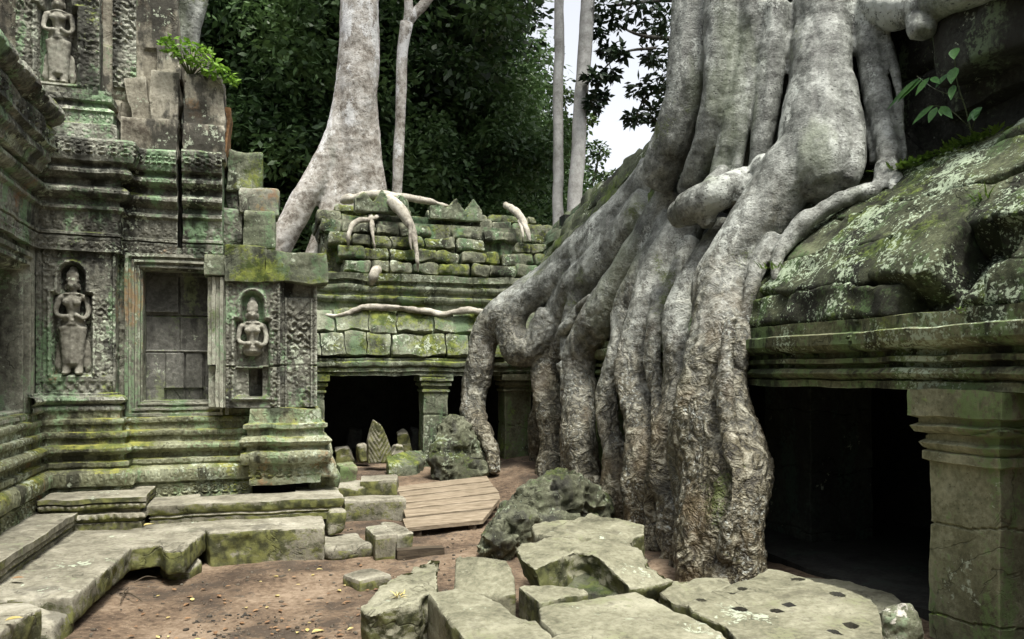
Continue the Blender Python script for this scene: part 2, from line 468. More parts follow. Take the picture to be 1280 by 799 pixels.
S_BACK = stone('back_gallery_stone', (0.035, 0.04, 0.028), (0.14, 0.155, 0.105), (0.34, 0.36, 0.27), moss=((.05, .072, .013), (.18, .21, .04)), moss_t=.51, moss_up=.10,
               green=(.13, .205, .11), green_t=.50, stain=(.02, .022, .016), stain_t=(.53, .64), off=4.4, lichen_t=.60)
S_VAULT = stone('vault_block_stone', (0.028, 0.03, 0.022), (0.105, 0.112, 0.078), (0.27, 0.28, 0.2), moss=((.04, .055, .012), (.17, .195, .035)), moss_t=.53, moss_up=.08,
               green=(.10, .18, .09), green_t=.51, stain=(.017, .018, .013), stain_t=(.5, .62), off=14.4, lichen_t=.60, bump=1.0, dist=.03)
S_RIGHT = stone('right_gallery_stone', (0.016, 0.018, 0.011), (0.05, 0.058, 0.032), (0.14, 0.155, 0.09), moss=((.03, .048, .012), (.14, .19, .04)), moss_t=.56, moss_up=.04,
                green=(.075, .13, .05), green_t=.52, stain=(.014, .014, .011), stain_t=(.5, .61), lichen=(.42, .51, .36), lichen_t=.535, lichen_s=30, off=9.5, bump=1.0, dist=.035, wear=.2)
S_EAVE = stone('right_eave_stone', (0.035, 0.036, 0.02), (0.12, 0.125, 0.07), (0.27, 0.28, 0.17), moss=((.06, .08, .02), (.19, .22, .06)), moss_t=.58, moss_up=.04,
                green=(.13, .20, .08), green_t=.48, stain=(.014, .014, .011), stain_t=(.51, .6), lichen=(.42, .5, .36), lichen_t=.575, lichen_s=30, off=9.1, bump=.9, wear=.4)
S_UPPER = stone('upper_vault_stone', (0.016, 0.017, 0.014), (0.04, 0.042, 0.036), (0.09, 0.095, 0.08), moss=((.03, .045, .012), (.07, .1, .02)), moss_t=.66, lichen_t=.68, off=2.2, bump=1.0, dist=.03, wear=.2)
S_PILLAR = stone('pillar_stone', (0.075, 0.074, 0.043), (0.175, 0.178, 0.11), (0.34, 0.34, 0.23), moss=((.10, .15, .03), (.25, .36, .08)), moss_t=.60, stain=(.03, .03, .02), stain_t=(.57, .7), off=5.9, green=(.14, .22, .08), green_t=.50, bump=.8, lichen_t=.66)
S_SLAB = stone('fallen_slab_stone', (0.08, 0.079, 0.052), (0.205, 0.202, 0.14), (0.335, 0.33, 0.245), moss=((.035, .04, .017), (.12, .13, .045)), moss_t=.40, moss_up=-.32,
               stain_t=(.57, .66), stain_a=.55, stain=(.07, .065, .045), green=(.20, .21, .125), green_t=.58, off=7.7, lichen_t=.66, bump=.8, dist=.022, wear=.35)
S_LEDGE = stone('ledge_stone', (0.09, 0.085, 0.063), (0.225, 0.214, 0.163), (0.37, 0.357, 0.29), moss=((.045, .05, .018), (.17, .18, .055)), moss_t=.40, moss_up=-.32,
                stain=(.05, .047, .035), stain_t=(.57, .67), stain_a=.6, off=1.2, lichen_t=.70, bump=.8, green=(.22, .25, .15), green_t=.62, wear=.4)
S_ROCK = stone('mossy_boulder', (0.025, 0.027, 0.018), (0.075, 0.08, 0.05), (0.19, 0.2, 0.14), moss=((.025, .04, .011), (.08, .10, .025)), moss_t=.60, lichen=(.30, .35, .25), lichen_t=.62, off=6.6, bump=1, dist=.035, green=(.08, .11, .05), green_t=.6)
S_DARK = stone('shade_dark_interior_stone', (0.012, 0.012, 0.011), (0.026, 0.027, 0.024), (0.05, 0.052, 0.046), moss_t=.75, lichen_t=.8, off=2.9, bump=.5, green=(.03, .045, .035), wear=0)  # interior shade put into the colour, far darker than the outer stone

def bark(name, dark, mid, light, low=None, zlow=(1.2, 3.2), moss=0.66, wrinkle=(3, 3, 14), bump=.9, dist=.02, pale=(.5, .53, .5), pale_t=.56, wra=.3):
    k = NT(name, rough=.78, spec=.3)
    big = k.noise(1.1, 6, None, .6); med = k.noise(5.0, 7, None, .65); fine = k.noise(30, 6, None, .7)
    wr = k.noise(2.2, 6, k.scaled(wrinkle), .6, .6)
    tone = k.math('ADD', k.math('MULTIPLY', big, .3), k.math('ADD', k.math('MULTIPLY', med, .45), k.math('MULTIPLY', fine, .25)))
    col = k.ramp(tone, [(.40, dark), (.5, mid), (.60, light)])
    if low is not None:
        lc = k.ramp(k.math('ADD', k.math('MULTIPLY', k.noise(11, 6, None, .6, .5), .7), k.math('MULTIPLY', fine, .3)), [(.40, low[0]), (.5, low[1]), (.61, low[2])])
        zz = k.math('ADD', k.z, k.math('MULTIPLY', k.math('SUBTRACT', big, .5), 2.4))
        col = k.mix(k.step(zz, zlow[1], zlow[0]), col, lc)
    pm = k.math('MULTIPLY', k.step(k.noise(2.0, 6, k.scaled((1, 1, .6), (4, 1, 2)), .65), pale_t, pale_t + .12), .7)
    col = k.mix(pm, col, pale)
    spots = k.step(k.voro(34, 'F1', k.scaled((1, 1, 2.4))), .16, .09)
    col = k.mix(k.math('MULTIPLY', spots, .65), col, dark)
    mm = k.step(k.math('ADD', k.noise(1.3, 7, k.scaled((1, 1, 1), (9, 2, 4)), .6), k.math('MULTIPLY', k.math('SUBTRACT', fine, .5), .4)), moss, moss + .08)
    col = k.mix(k.math('MULTIPLY', mm, .8), col, (.09, .12, .035))
    h = k.math('ADD', k.math('MULTIPLY', wr, wra), k.math('ADD', k.math('MULTIPLY', med, .6), k.math('MULTIPLY', fine, .22)))
    return k.out(col, h, dist, bump)
def old_bark(name, up, low, zlow, pale, moss_t=.64, algae=(.15, .18, .11), gloss=.55):
    """smooth pale skin above, crinkled dark bark below"""
    k = NT(name, rough=gloss, spec=.4)
    n0 = k.noise(1.0, 5); n1 = k.noise(3.4, 6, None, .6); n2 = k.noise(13, 6, None, .66); n3 = k.noise(48, 5, None, .7)
    rid = k.math('MULTIPLY', k.math('ABSOLUTE', k.math('SUBTRACT', k.noise(5.0, 3, k.scaled((1, 1, .9)), .55, 1.1), .5)), 5.5, True)
    rid2 = k.math('MULTIPLY', k.math('ABSOLUTE', k.math('SUBTRACT', k.noise(13, 3, k.scaled((1, 1, 1.5)), .6, .6), .5)), 4.5, True)
    lt = k.math('ADD', k.math('MULTIPLY', rid, .36), k.math('ADD', k.math('MULTIPLY', rid2, .22), k.math('ADD', k.math('MULTIPLY', n2, .40), k.math('MULTIPLY', n3, .14))))
    lc = k.ramp(lt, [(.30, low[0]), (.50, low[1]), (.74, low[2])])
    fl = k.math('MULTIPLY', k.step(k.noise(24, 6, k.scaled((1, 1, 1), (3, 3, 3)), .7), .55, .59), k.step(k.noise(1.6, 4, k.scaled((1, 1, 1), (8, 1, 3))), .46, .6))
    lc = k.mix(k.math('MULTIPLY', fl, .75), lc, pale)
    lc = k.mix(k.math('MULTIPLY', k.step(k.noise(1.9, 5, k.scaled((1, 1, .8), (1, 7, 3))), .52, .64), .55), lc, (.12, .085, .04))
    uc = k.ramp(k.math('ADD', k.math('MULTIPLY', n1, .45), k.math('ADD', k.math('MULTIPLY', n2, .33), k.math('MULTIPLY', n3, .22))), [(.40, up[0]), (.5, up[1]), (.60, up[2])])
    uc = k.mix(k.math('MULTIPLY', k.step(k.math('ADD', k.noise(1.5, 7, k.scaled((1, 1, .55), (4, 1, 2)), .68), k.math('MULTIPLY', k.math('SUBTRACT', n3, .5), .2)), .545, .60), .8), uc, pale)
    uc = k.mix(k.math('MULTIPLY', k.step(k.noise(1.2, 6, k.scaled((1, 1, .4), (2, 6, 1)), .6), .55, .66), .5), uc, algae)
    dash = k.step(k.math('ADD', k.voro(11, 'F1', k.scaled((1, 1, 3.2))), k.math('MULTIPLY', k.math('SUBTRACT', n3, .5), .35)), .19, .11)
    uc = k.mix(k.math('MULTIPLY', dash, .8), uc, tuple(x * .5 for x in up[0]))
    zz = k.math('ADD', k.z, k.math('ADD', k.math('MULTIPLY', k.math('SUBTRACT', n0, .5), 3.0), k.math('MULTIPLY', k.math('SUBTRACT', n2, .5), 1.4)))
    zf = k.step(zz, zlow[1], zlow[0]); col = k.mix(zf, uc, lc)
    mm = k.step(k.math('ADD', k.noise(1.1, 6, k.scaled((1, 1, 1), (9, 2, 4)), .6), k.math('MULTIPLY', k.math('SUBTRACT', n3, .5), .4)), moss_t, moss_t + .06)
    col = k.mix(k.math('MULTIPLY', mm, .85), col, k.mix(n2, (.03, .045, .01), (.13, .16, .04)))
    hl = k.math('ADD', k.math('MULTIPLY', rid, .70), k.math('ADD', k.math('MULTIPLY', rid2, .38), k.math('ADD', k.math('MULTIPLY', n2, .5), k.math('MULTIPLY', n3, .10))))
    hu = k.math('ADD', k.math('MULTIPLY', n1, .6), k.math('ADD', k.math('MULTIPLY', n2, .6), k.math('SUBTRACT', k.math('MULTIPLY', n3, .26), k.math('MULTIPLY', dash, .3))))
    x = k.n.new('ShaderNodeMix'); k.l.new(zf, x.inputs[0]); k.l.new(hu, x.inputs[2]); k.l.new(hl, x.inputs[3])
    k.l.new(k.math('ADD', gloss, k.math('MULTIPLY', k.math('SUBTRACT', n2, .5), .5)), k.b.inputs['Roughness'])
    return k.out(col, x.outputs[0], .034, 1.0)
B_FIG = old_bark('fig_bark', ((.05, .053, .046), (.165, .176, .158), (.37, .39, .36)), ((.024, .020, .012), (.125, .110, .068), (.37, .355, .275)), (.2, 4.2), (.46, .49, .45))
B_PALE = old_bark('pale_bark', ((.12, .10, .075), (.36, .34, .30), (.60, .59, .56)), ((.12, .10, .075), (.36, .34, .30), (.6, .59, .56)), (-5, -4), (.70, .71, .70), .74, (.3, .33, .28), .7)
B_THIN = bark('thin_trunk_bark', (.22, .22, .2), (.36, .36, .34), (.5, .5, .48), moss=.72, wrinkle=(2, 2, 6), bump=.4)
B_ROOT = bark('pale_root_bark', (.15, .135, .11), (.36, .34, .28), (.54, .52, .45), moss=.72, bump=.5, pale=(.62, .58, .5))
B_DARK = bark('forest_bark', (.03, .027, .022), (.06, .055, .045), (.1, .095, .08), moss=.6, bump=.8)

def leafmat(name, a, b, trans=.25, sc=.9):
    k = NT(name, rough=.5, spec=.35)
    col = k.mix(k.step(k.noise(sc, 4), .38, .62), a, b)
    col = k.mix(k.math('MULTIPLY', k.step(k.noise(sc * 9, 2), .45, .7), .5), col, tuple(min(1, x * 1.5) for x in b))
    k.out(col)
    tr = k.n.new('ShaderNodeBsdfTranslucent'); k.l.new(col, tr.inputs[0])
    ms = k.n.new('ShaderNodeMixShader'); ms.inputs[0].default_value = trans
    o = k.n['Material Output']
    k.l.new(k.b.outputs[0], ms.inputs[1]); k.l.new(tr.outputs[0], ms.inputs[2]); k.l.new(ms.outputs[0], o.inputs[0])
    return k.m
L_FOREST = leafmat('forest_leaves', (.012, .026, .012), (.028, .05, .02), .18, .35)
L_MID = leafmat('mid_forest_leaves', (.028, .06, .02), (.07, .125, .04), .3, .4)
L_LIGHT = leafmat('lighter_forest_leaves', (.03, .06, .02), (.07, .11, .03), .2, .5)
L_BUSH = leafmat('bright_bush_leaves', (.10, .22, .02), (.22, .38, .05), .35, 6)
L_SPRIG = leafmat('sapling_leaves', (.03, .10, .025), (.07, .18, .04), .3, 5)
L_FERN = leafmat('ledge_plant_leaves', (.05, .10, .015), (.12, .19, .03), .3, 6)
L_DRY = leafmat('dry_leaf', (.42, .34, .12), (.55, .47, .2), .15, 4)
L_DRY2 = leafmat('brown_dry_leaf', (.16, .09, .05), (.28, .17, .09), .1, 4)

k = NT('reddish_dirt', .95, .15)
_m = k.noise(1.1, 7, None, .6); _f = k.noise(16, 7, None, .7); _g = k.noise(90, 4, None, .7)
_c = k.ramp(k.math('ADD', k.math('MULTIPLY', _m, .5), k.math('MULTIPLY', _f, .5)), [(.39, (.06, .044, .032)), (.5, (.155, .113, .077)), (.61, (.27, .21, .15))])
_c = k.mix(k.math('MULTIPLY', k.step(k.math('ADD', k.noise(1.0, 6, k.scaled((1, 1, 1), (2.6, 1.2, 0)), .65), k.math('MULTIPLY', k.math('SUBTRACT', _f, .5), .5)), .52, .6), .8), _c, (.045, .037, .03))
_c = k.mix(k.math('MULTIPLY', k.step(k.voro(26), .16, .08), .5), _c, (.36, .3, .22))
M_DIRT = k.out(_c, k.math('ADD', k.math('MULTIPLY', _m, .5), k.math('ADD', k.math('MULTIPLY', _f, .5), k.math('MULTIPLY', _g, .25))), .03, .9)
k = NT('weathered_planks', .85, .2)
_w = k.noise(3, 6, k.scaled((1.2, 9, 9)), .6); _f = k.noise(40, 4, k.scaled((.2, 1, 1)), .6)
_c = k.ramp(k.math('ADD', k.math('MULTIPLY', _w, .6), k.math('MULTIPLY', _f, .4)), [(.34, (.11, .088, .06)), (.5, (.225, .185, .13)), (.66, (.33, .28, .21))])
M_PLANK = k.out(_c, _f, .008, .7)
k = NT('dark_beam', .9, .2)
M_BEAM = k.out(k.ramp(k.noise(4, 6, k.scaled((1, 8, 8))), [(.35, (.035, .028, .02)), (.65, (.1, .08, .055))]), k.noise(30, 4), .01, .7)

# ------------------------------------------------------------------ ground
def ground_z(x, y):
    x = np.asarray(x, float); y = np.asarray(y, float)
    def ss(v, a, b):
        t = np.clip((v - a) / (b - a), 0, 1); return t * t * (3 - 2 * t)
    z = 0.33 * ss(y, 9.2, 12.2) + 0.12 * ss(x, 3.0, 4.4) * ss(y, 2, 5) + 0.05 * ss(y, 8.6, 9.6)
    z = z + 0.08 * ss(-x, 0.75, 1.5) * (1 - ss(y, 7.8, 9))
    P = np.stack([x, y, 0 * x], -1)
    return z + 0.045 * fbm(P * 0.9, 3, 4) + 0.022 * fbm(P * 5, 4, 4) - 0.01
gx = np.concatenate([np.linspace(-300, -8, 12)[:-1], np.linspace(-8, -2.4, 10)[:-1], np.linspace(-2.4, 5.2, 170), np.linspace(5.2, 12, 10)[1:], np.linspace(12, 300, 12)[1:]])
gy = np.concatenate([np.linspace(-300, 2, 14)[:-1], np.linspace(2, 13.5, 250), np.linspace(13.5, 40, 16)[1:], np.linspace(40, 400, 12)[1:]])
GX, GY = np.meshgrid(gx, gy, indexing='ij')
build('ground', MB().grid(np.stack([GX, GY, ground_z(GX, GY)], -1)), M_DIRT, kind='structure', angle=None, origin=(0, 0, 0))

# ------------------------------------------------------------------ the shrine on the left
def carved(map_noise=0.0, per=0.11, amp=0.012):
    def f(A, Z):
        q = np.stack([A * 7, Z * 7, 0 * A + per * 50], -1); wv = .34 * fbm(q, 41, 2); x = A / per + wv; y = Z / per + .22 * fbm(q, 47, 2); sx = np.floor(y) * 0.5
        rr = np.hypot((x + sx) % 1 - .5, y % 1 - .5); worn = np.clip(.55 + 1.3 * fbm(q * .55, 53, 2), 0, 1)
        return amp * worn * (np.cos(rr * 11 + 5 * wv + np.arctan2(y % 1 - .5, (x + sx) % 1 - .5)) * (rr < .5) + .5 * np.sin((A + Z) * 90) * (rr >= .42)) + 0.006 * fbm(np.stack([A * 30, Z * 30, 0 * A], -1), 8, 2)
    return f
def carve_figure(mp, a0, z0, h, d0, parent, mat, legs=True, vox=0.012, seed=0):
    """a standing woman in tall headdress and long skirt, cut in half relief: one skin"""
    m = MB()
    def E(a, z, d, ra, rz, rd): ball(m, mp(np.array(a0 + a * h), np.array(z0 + z * h), np.array(d0 + d * h)), (ra * h, rd * h, rz * h) if front else (rd * h, ra * h, rz * h), 9)
    def C(pts): tube(m, [(*mp(np.array(a0 + a * h), np.array(z0 + z * h), np.array(d0 + d * h)), r * h) for a, z, d, r in pts], 10, 0.02)
    front = True
    if legs:
        for s in (-1, 1):
            C([(s*.05, .02, .03, .04), (s*.052, .10, .02, .038), (s*.055, .28, .02, .05), (s*.058, .44, .02, .066)])
            E(s*.055, .018, .055, .032, .02, .055)
            E(s*.115, .17, -.02, .035, .16, .02); E(s*.125, .10, -.02, .035, .07, .02)
        E(0, .27, .005, .088, .2, .045); C([(0, .10, .0, .085), (0, .28, .0, .078), (0, .44, .0, .08)])
    E(0, .465, .01, .10, .06, .07); E(0, .50, .015, .105, .02, .078)
    C([(0, .46, .01, .085), (0, .56, .01, .056), (0, .64, .012, .066), (0, .705, .01, .072), (0, .735, .01, .04)])
    for s in (-1, 1):
        E(s*.043, .665, .072, .036, .034, .036); E(s*.10, .712, .01, .038, .03, .036)
    C([(-.112, .712, .01, .030), (-.128, .64, .025, .027), (-.132, .57, .045, .024), (-.09, .535, .08, .021), (-.02, .535, .09, .024)])
    C([(.112, .712, .01, .030), (.128, .64, .02, .027), (.132, .565, .04, .024), (.10, .52, .07, .021), (.03, .55, .09, .024)])
    E(0, .745, .01, .085, .014, .06); C([(0, .72, .01, .035), (0, .79, .015, .033)])
    E(0, .825, .02, .05, .058, .055); E(0, .822, .072, .011, .02, .014); E(0, .80, .066, .02, .006, .01)
    for s in (-1, 1): E(s*.02, .835, .066, .012, .006, .01); E(s*.056, .81, .01, .012, .035, .016)
    E(0, .868, .015, .062, .018, .055); E(0, .89, .012, .055, .016, .05); E(0, .915, .01, .058, .02, .048); E(0, .945, .01, .046, .026, .04); E(0, .975, .005, .032, .03, .03)
    for a in (-.04, 0, .04): E(a, .905, .03, .014, .04, .02)
    V, Q, T, N = remesh(m, vox, 2, .4)
    V = V + N * (0.006 * fbm(V * 22, seed, 3))[:, None]
    return build('carved_figure', (V, Q, T), mat, parent, angle=None)

YF, YP, XW = 9.74, 9.52, -2.30
shrine = thing('temple_shrine', (-1.5, 9.7, 0.0), 'carved sandstone shrine on the left with blind doorway and women in niches', 'shrine')
base_path = [(XW, 4.2), (XW, YP), (-1.53, YP), (-1.53, YF), (-.13, YF)]
base_prof = [(.17, .46), (.17, .66), (.15, .68), (.205, .70), (.205, .83), (.18, .86), (.13, .875), (.15, .90), (.15, .945), (.095, .96), (.095, 1.01), (.14, 1.03), (.165, 1.06), (.165, 1.09),
             (.14, 1.12), (.095, 1.13), (.095, 1.19), (.12, 1.2), (.12, 1.255), (.07, 1.265), (.07, 1.33), (.09, 1.345), (.09, 1.395), (.05, 1.405), (.05, 1.48), (-.02, 1.49)]
m = MB(); sweep(m, base_path, base_prof, .022, .018, bands(band(.70, .86, .075, .022, 'petal'), band(.5, .68, .12, .014, 'ring'), band(1.03, 1.12, .055, .014, 'bead'), band(1.2, 1.255, .04, .008, 'bead'), band(1.345, 1.395, .05, .008, 'petal')), (False, True))
m.rough(.012, 5, 3, 3); build('base_moulding', m, S_BASE, shrine, angle=30)
m = MB(); sweep(m, [(XW, 4.2), (XW, 7.75)], [(0, 1.48), (0, 3.7)], .03, .03, joints(.42, .8, seed=2)); sweep(m, [(XW, 9.22), (XW, YP)], [(0, 1.48), (0, 3.7)], .03, .03, joints(.42, .8, seed=2))
sweep(m, [(XW, 7.75), (XW, 9.22)], [(0, 3.05), (0, 3.7)], .03, .03, joints(.42, .8, seed=2)); sweep(m, [(XW, 7.75), (XW, 9.22)], [(0, 1.36), (0, 1.48)], .03, .03)
sweep(m, [(-1.53, YP), (-1.53, YF), (-1.46, YF)], [(0, 1.48), (0, 3.3)], .02, .03, lambda S, Z: carved(per=.085, amp=.012)(S, Z))
sweep(m, [(-1.53, YF), (-.45, YF)], [(-.01, 3.17), (-.01, 3.3)], .03, .03)
m.rough(.008, 5, 6, 2); build('wall', m, S_PLAIN, shrine)
# wing window
sd = on_side(XW)
m = MB(); frame(m, sd, 7.72, 9.24, 1.34, 3.09, [(-.01, -.05), (-.01, .06), (.035, .06), (.045, .03), (.08, .03), (.09, .055), (.12, .055), (.13, 0), (.165, 0), (.18, -.03), (.18, -.3)], seg=.03)
m.rough(.006, 6, 8); build('window_frame', m, S_PLAIN, shrine)
m = MB(); panel(m, sd, 7.8, 9.15, 1.4, 3.0, lambda A, Z: -.22 + .012 * fbm(np.stack([A * 4, Z * 4, 0 * A], -1), 4, 3), .03); build('blind_window_panel', m, S_SLAB, shrine)
# pilaster with the standing woman
fr = on_front(YP)
pil = [None]
NA, NZ0, NZ1 = -1.955, 1.86, 3.05
def niche_depth(A, Z, a0, z0, z1, w1=.19, w2=.125, zs=None):
    zs = zs or z0 + (z1 - z0) * .70
    x = np.abs(A - a0); e1 = np.minimum(w1 - x, np.minimum(Z - z0, zs - Z + .04))
    zc = z1 - w2 * 1.15; e2 = np.where(Z > zc, w2 - np.hypot(x, (Z - zc) / 1.15), np.minimum(w2 - x, Z - z0))
    return np.maximum(e1, e2)
def pil_fn(A, Z):
    d = carved(per=.10, amp=.013)(A, Z)
    e = niche_depth(A, Z, NA, NZ0, NZ1)
    rim = np.exp(-((e + .025) / .016) ** 2) * .03
    d = np.where(e > 0, -.10 * np.clip(e / .02, 0, 1), d * (Z < 3.6) + rim)
    edge = np.minimum(A + 2.28, -1.53 - A)
    d = np.where((edge < .03) , .012, d); d = np.where((edge > .03) & (edge < .045), -.012, d)
    d = np.where((Z > 1.68) & (Z < 1.80) & (edge > .06), .012 * np.sin(A * 60) * np.sin((Z - 1.68) / .12 * np.pi * 2), d)
    d = np.where((Z > 1.80) & (Z < 1.86), .01, d)
    return d + .006 * fbm(np.stack([A * 9, Z * 9, 0 * A], -1), 9, 3)
m = MB(); panel(m, fr, -2.29, -1.53, 1.60, 3.76, pil_fn, .0125)
pilaster = build('pilaster', m, S_SHRINE, shrine, angle=50)
ORIG[pilaster] = ORIG[shrine]
m = MB(); sweep(m, [(XW + .04, 9.0), (XW + .04, YP), (-1.53, YP), (-1.53, YF)], [(.03, 1.46), (.06, 1.49), (.06, 1.53), (.03, 1.55), (.075, 1.57), (.09, 1.60), (.075, 1.635), (.02, 1.65), (.02, 1.67), (0, 1.68)], .015, .012, bands(band(1.56, 1.64, .04, .014, 'bead'), band(1.47, 1.54, .05, .012, 'petal')))
m.rough(.007, 6, 2); build('pilaster_base', m, S_SHRINE, pilaster)
carve_figure(fr, NA, NZ0 + .01, 1.16, -.075, pilaster, S_FIG, seed=1)
# blind doorway
DX0, DX1, DZ0, DZ1 = -1.46, -.45, 1.44, 3.21
ff = on_front(YF)
m = MB(); prof = [(-.005, -.05), (-.005, .07), (.03, .075), (.035, .045), (.062, .045), (.067, .065), (.09, .065), (.095, .025), (.12, .025), (.125, .04), (.145, .04), (.15, -.02), (.165, -.02), (.17, -.30)]
frame(m, ff, DX0, DX1, DZ0 - .03, DZ1, prof, 'LTB', .025); frame(m, ff, DX0, DX1 + .06, DZ0 - .03, DZ1, prof, 'R', .025)
m.rough(.006, 6, 12); build('door_frame', m, S_PLAIN, shrine, angle=30)
def door_fn(A, Z):
    cell = np.where(Z > 2.12, np.floor((A + 1.3) / .36), np.floor((A + 1.3) / .21)); v = np.where(Z > 2.12, ((A + 1.3) / .36) % 1 * .36, ((A + 1.3) / .21) % 1 * .21)
    g = (np.minimum(v, np.where(Z > 2.12, .36, .21) - v) < .009) | (np.abs(Z - 2.12) < .009) | (np.abs(Z - 2.55) < .006)
    return -.24 + .02 * np.sin(cell * 5.1 + np.floor(Z / .43) * 2.2) - .02 * g + .02 * fbm(np.stack([A * 4, Z * 4, 0 * A], -1), 14, 4)
m = MB(); panel(m, ff, -1.33, -.42, 1.42, 3.1, door_fn, .015); build('blind_door', m, S_DOOR, shrine)
# entablature in two runs either side of the long crack
ent = [(-.02, 3.18), (.05, 3.19), (.05, 3.34), (.03, 3.35), (.06, 3.36), (.06, 3.385), (.03, 3.395), (.03, 3.52), (.05, 3.60), (.09, 3.63), (.09, 3.66), (.05, 3.68), (.05, 3.73), (.11, 3.76), (.14, 3.80), (.14, 3.83), (.10, 3.87),
       (.06, 3.885), (.06, 3.94), (.13, 3.96), (.17, 4.0), (.17, 4.03), (.13, 4.07), (.13, 4.10), (.20, 4.12), (.23, 4.2), (.23, 4.33), (.18, 4.36), (-.5, 4.37)]
cv = bands(band(3.2, 3.34, .09, .012, 'ring'), band(3.40, 3.6, .13, .02, 'petal'), band(3.75, 3.87, .06, .012, 'bead'), band(3.95, 4.08, .05, .010, 'petal'), band(4.13, 4.33, .11, .016, 'ring'))
m = MB(); sweep(m, [(XW, 4.2), (XW, YP), (-1.53, YP), (-1.53, YF), (-.925, YF)], ent, .022, .02, cv, (False, True))
m.warp(lambda v: v - np.stack([0 * v[:, 0], 0 * v[:, 0], .02 * np.clip(v[:, 0] + 1.5, 0, 1)], -1))
sweep(m, [(-.868, YF - .03), (-.45, YF - .03)], ent[1:], .022, .02, cv, (True, True))
m.rough(.014, 4, 15, 3); build('entablature', m, S_SHRINE, shrine, angle=34)
m = MB(); sweep(m, [(XW, 4.2), (XW, 9.0)], [(.1, 3.86), (.18, 3.88), (.2, 3.95), (.24, 4.0), (.24, 4.08), (.30, 4.12), (.30, 4.30), (.27, 4.34), (.33, 4.37), (.36, 4.44), (.33, 4.52), (.22, 4.56), (-.5, 4.72)], .025, .025,
                bands(band(3.95, 4.08, .06, .02, 'petal'), band(4.12, 4.3, .11, .02, 'ring'), band(4.36, 4.58, .17, .05, 'bead')), (False, True))
m.rough(.03, 4, 18, 3); build('cornice', m, S_SHRINE, shrine, angle=40)
# upper storey
m = MB(); sweep(m, [(-3.05, 4.0), (-3.05, 9.93), (-.98, 9.93), (-.98, 11.5)], [(0, 4.3), (0, 8.6)], .03, .035, joints(.62, .62, .02, .012, seed=5, rough=.05))
sweep(m, [(-2.36, 4.0), (-3.0, 4.01), (-3.06, 4.02)], [(0, 4.4), (0, 4.41)], .2, .2)
m.rough(.02, 3, 21, 3); build('upper_wall', m, S_TOWER, shrine)
m = MB(); sweep(m, [(-2.6, 9.7), (-1.72, 9.7), (-1.72, 10.0)], [(.20, 4.36), (.2, 4.55), (.16, 4.57), (.16, 4.68), (.18, 4.70), (.10, 4.76), (.10, 4.80), (.15, 4.82), (.15, 4.88), (.06, 4.91), (.06, 4.96), (.0, 4.98)], .02, .02, bands(band(4.7, 4.8, .07, .012, 'petal')))
m.rough(.014, 5, 23, 3)
up = on_front(9.70); UA, UZ0, UZ1 = -2.13, 5.02, 6.12
def up_fn(A, Z):
    e = niche_depth(A, Z, UA, UZ0, UZ1, .19, .14); rim = np.exp(-((e + .03) / .02) ** 2) * .03
    return np.where(e > 0, -.11 * np.clip(e / .02, 0, 1), .02 + carved(per=.12, amp=.016)(A, Z) * (np.abs(A - UA) > .2) + rim) + .008 * fbm(np.stack([A * 8, Z * 8, 0 * A], -1), 19, 3)
panel(m, up, -2.52, -1.72, 4.96, 6.9, up_fn, .014, side=.2)
upil = build('upper_pilaster', m, S_SHRINE, shrine, angle=50)
carve_figure(up, UA, UZ0, 1.06, -.075, upil, S_FIG, seed=4)
m = MB(); panel(m, on_front(9.90), -1.62, -1.38, 5.1, 6.9, lambda A, Z: .02 + carved(per=.12, amp=.02)(A, Z), .016, side=.1); build('carved_border', m, S_SHRINE, upil, angle=50)
# broken pediment blocks over the blind doorway
m = MB()
def fblock(m, x0, x1, z0, z1, y0, dep, r=.014, amp=.035, s=0, R=None, seg=.03, taper=None):
    return rblock(m, ((x0 + x1) / 2, y0 + dep / 2, (z0 + z1) / 2), (x1 - x0, dep, z1 - z0), R, r, seg, amp, 4, s, taper)
def fpx(m, px0, px1, py0, py1, Y, dep, **k):
    a = PY(px0, py1, Y); b = PY(px1, py0, Y); return fblock(m, a[0], b[0], min(a[2], b[2]), max(a[2], b[2]), Y, dep, **k)
fpx(m, 150, 222, 150, 196, 9.62, .7, s=1); fpx(m, 228, 282, 158, 196, 9.60, .8, s=2)
fpx(m, 160, 188, 96, 152, 9.78, .5, s=3, R=roty(-.12)); fpx(m, 187, 223, 92, 154, 9.70, .6, s=4); fpx(m, 229, 281, 96, 160, 9.66, .7, s=5, taper=(.88, 1))
fpx(m, 196, 226, 60, 96, 9.82, .5, s=6); fpx(m, 229, 268, 68, 99, 9.76, .6, s=7, taper=(.85, 1))
build('pediment', m, S_TOWER, shrine)
m = MB(); fpx(m, 278, 286, 134, 190, 9.72, .6, s=8, r=.01, amp=.02, R=roty(.10)); build('rust_coloured_slab', m, stone('rusty_stone', (.1, .06, .03), (.24, .13, .06), (.34, .2, .1), stain_t=(.64, .75), green_t=.64), shrine, label='orange stained stone edge')
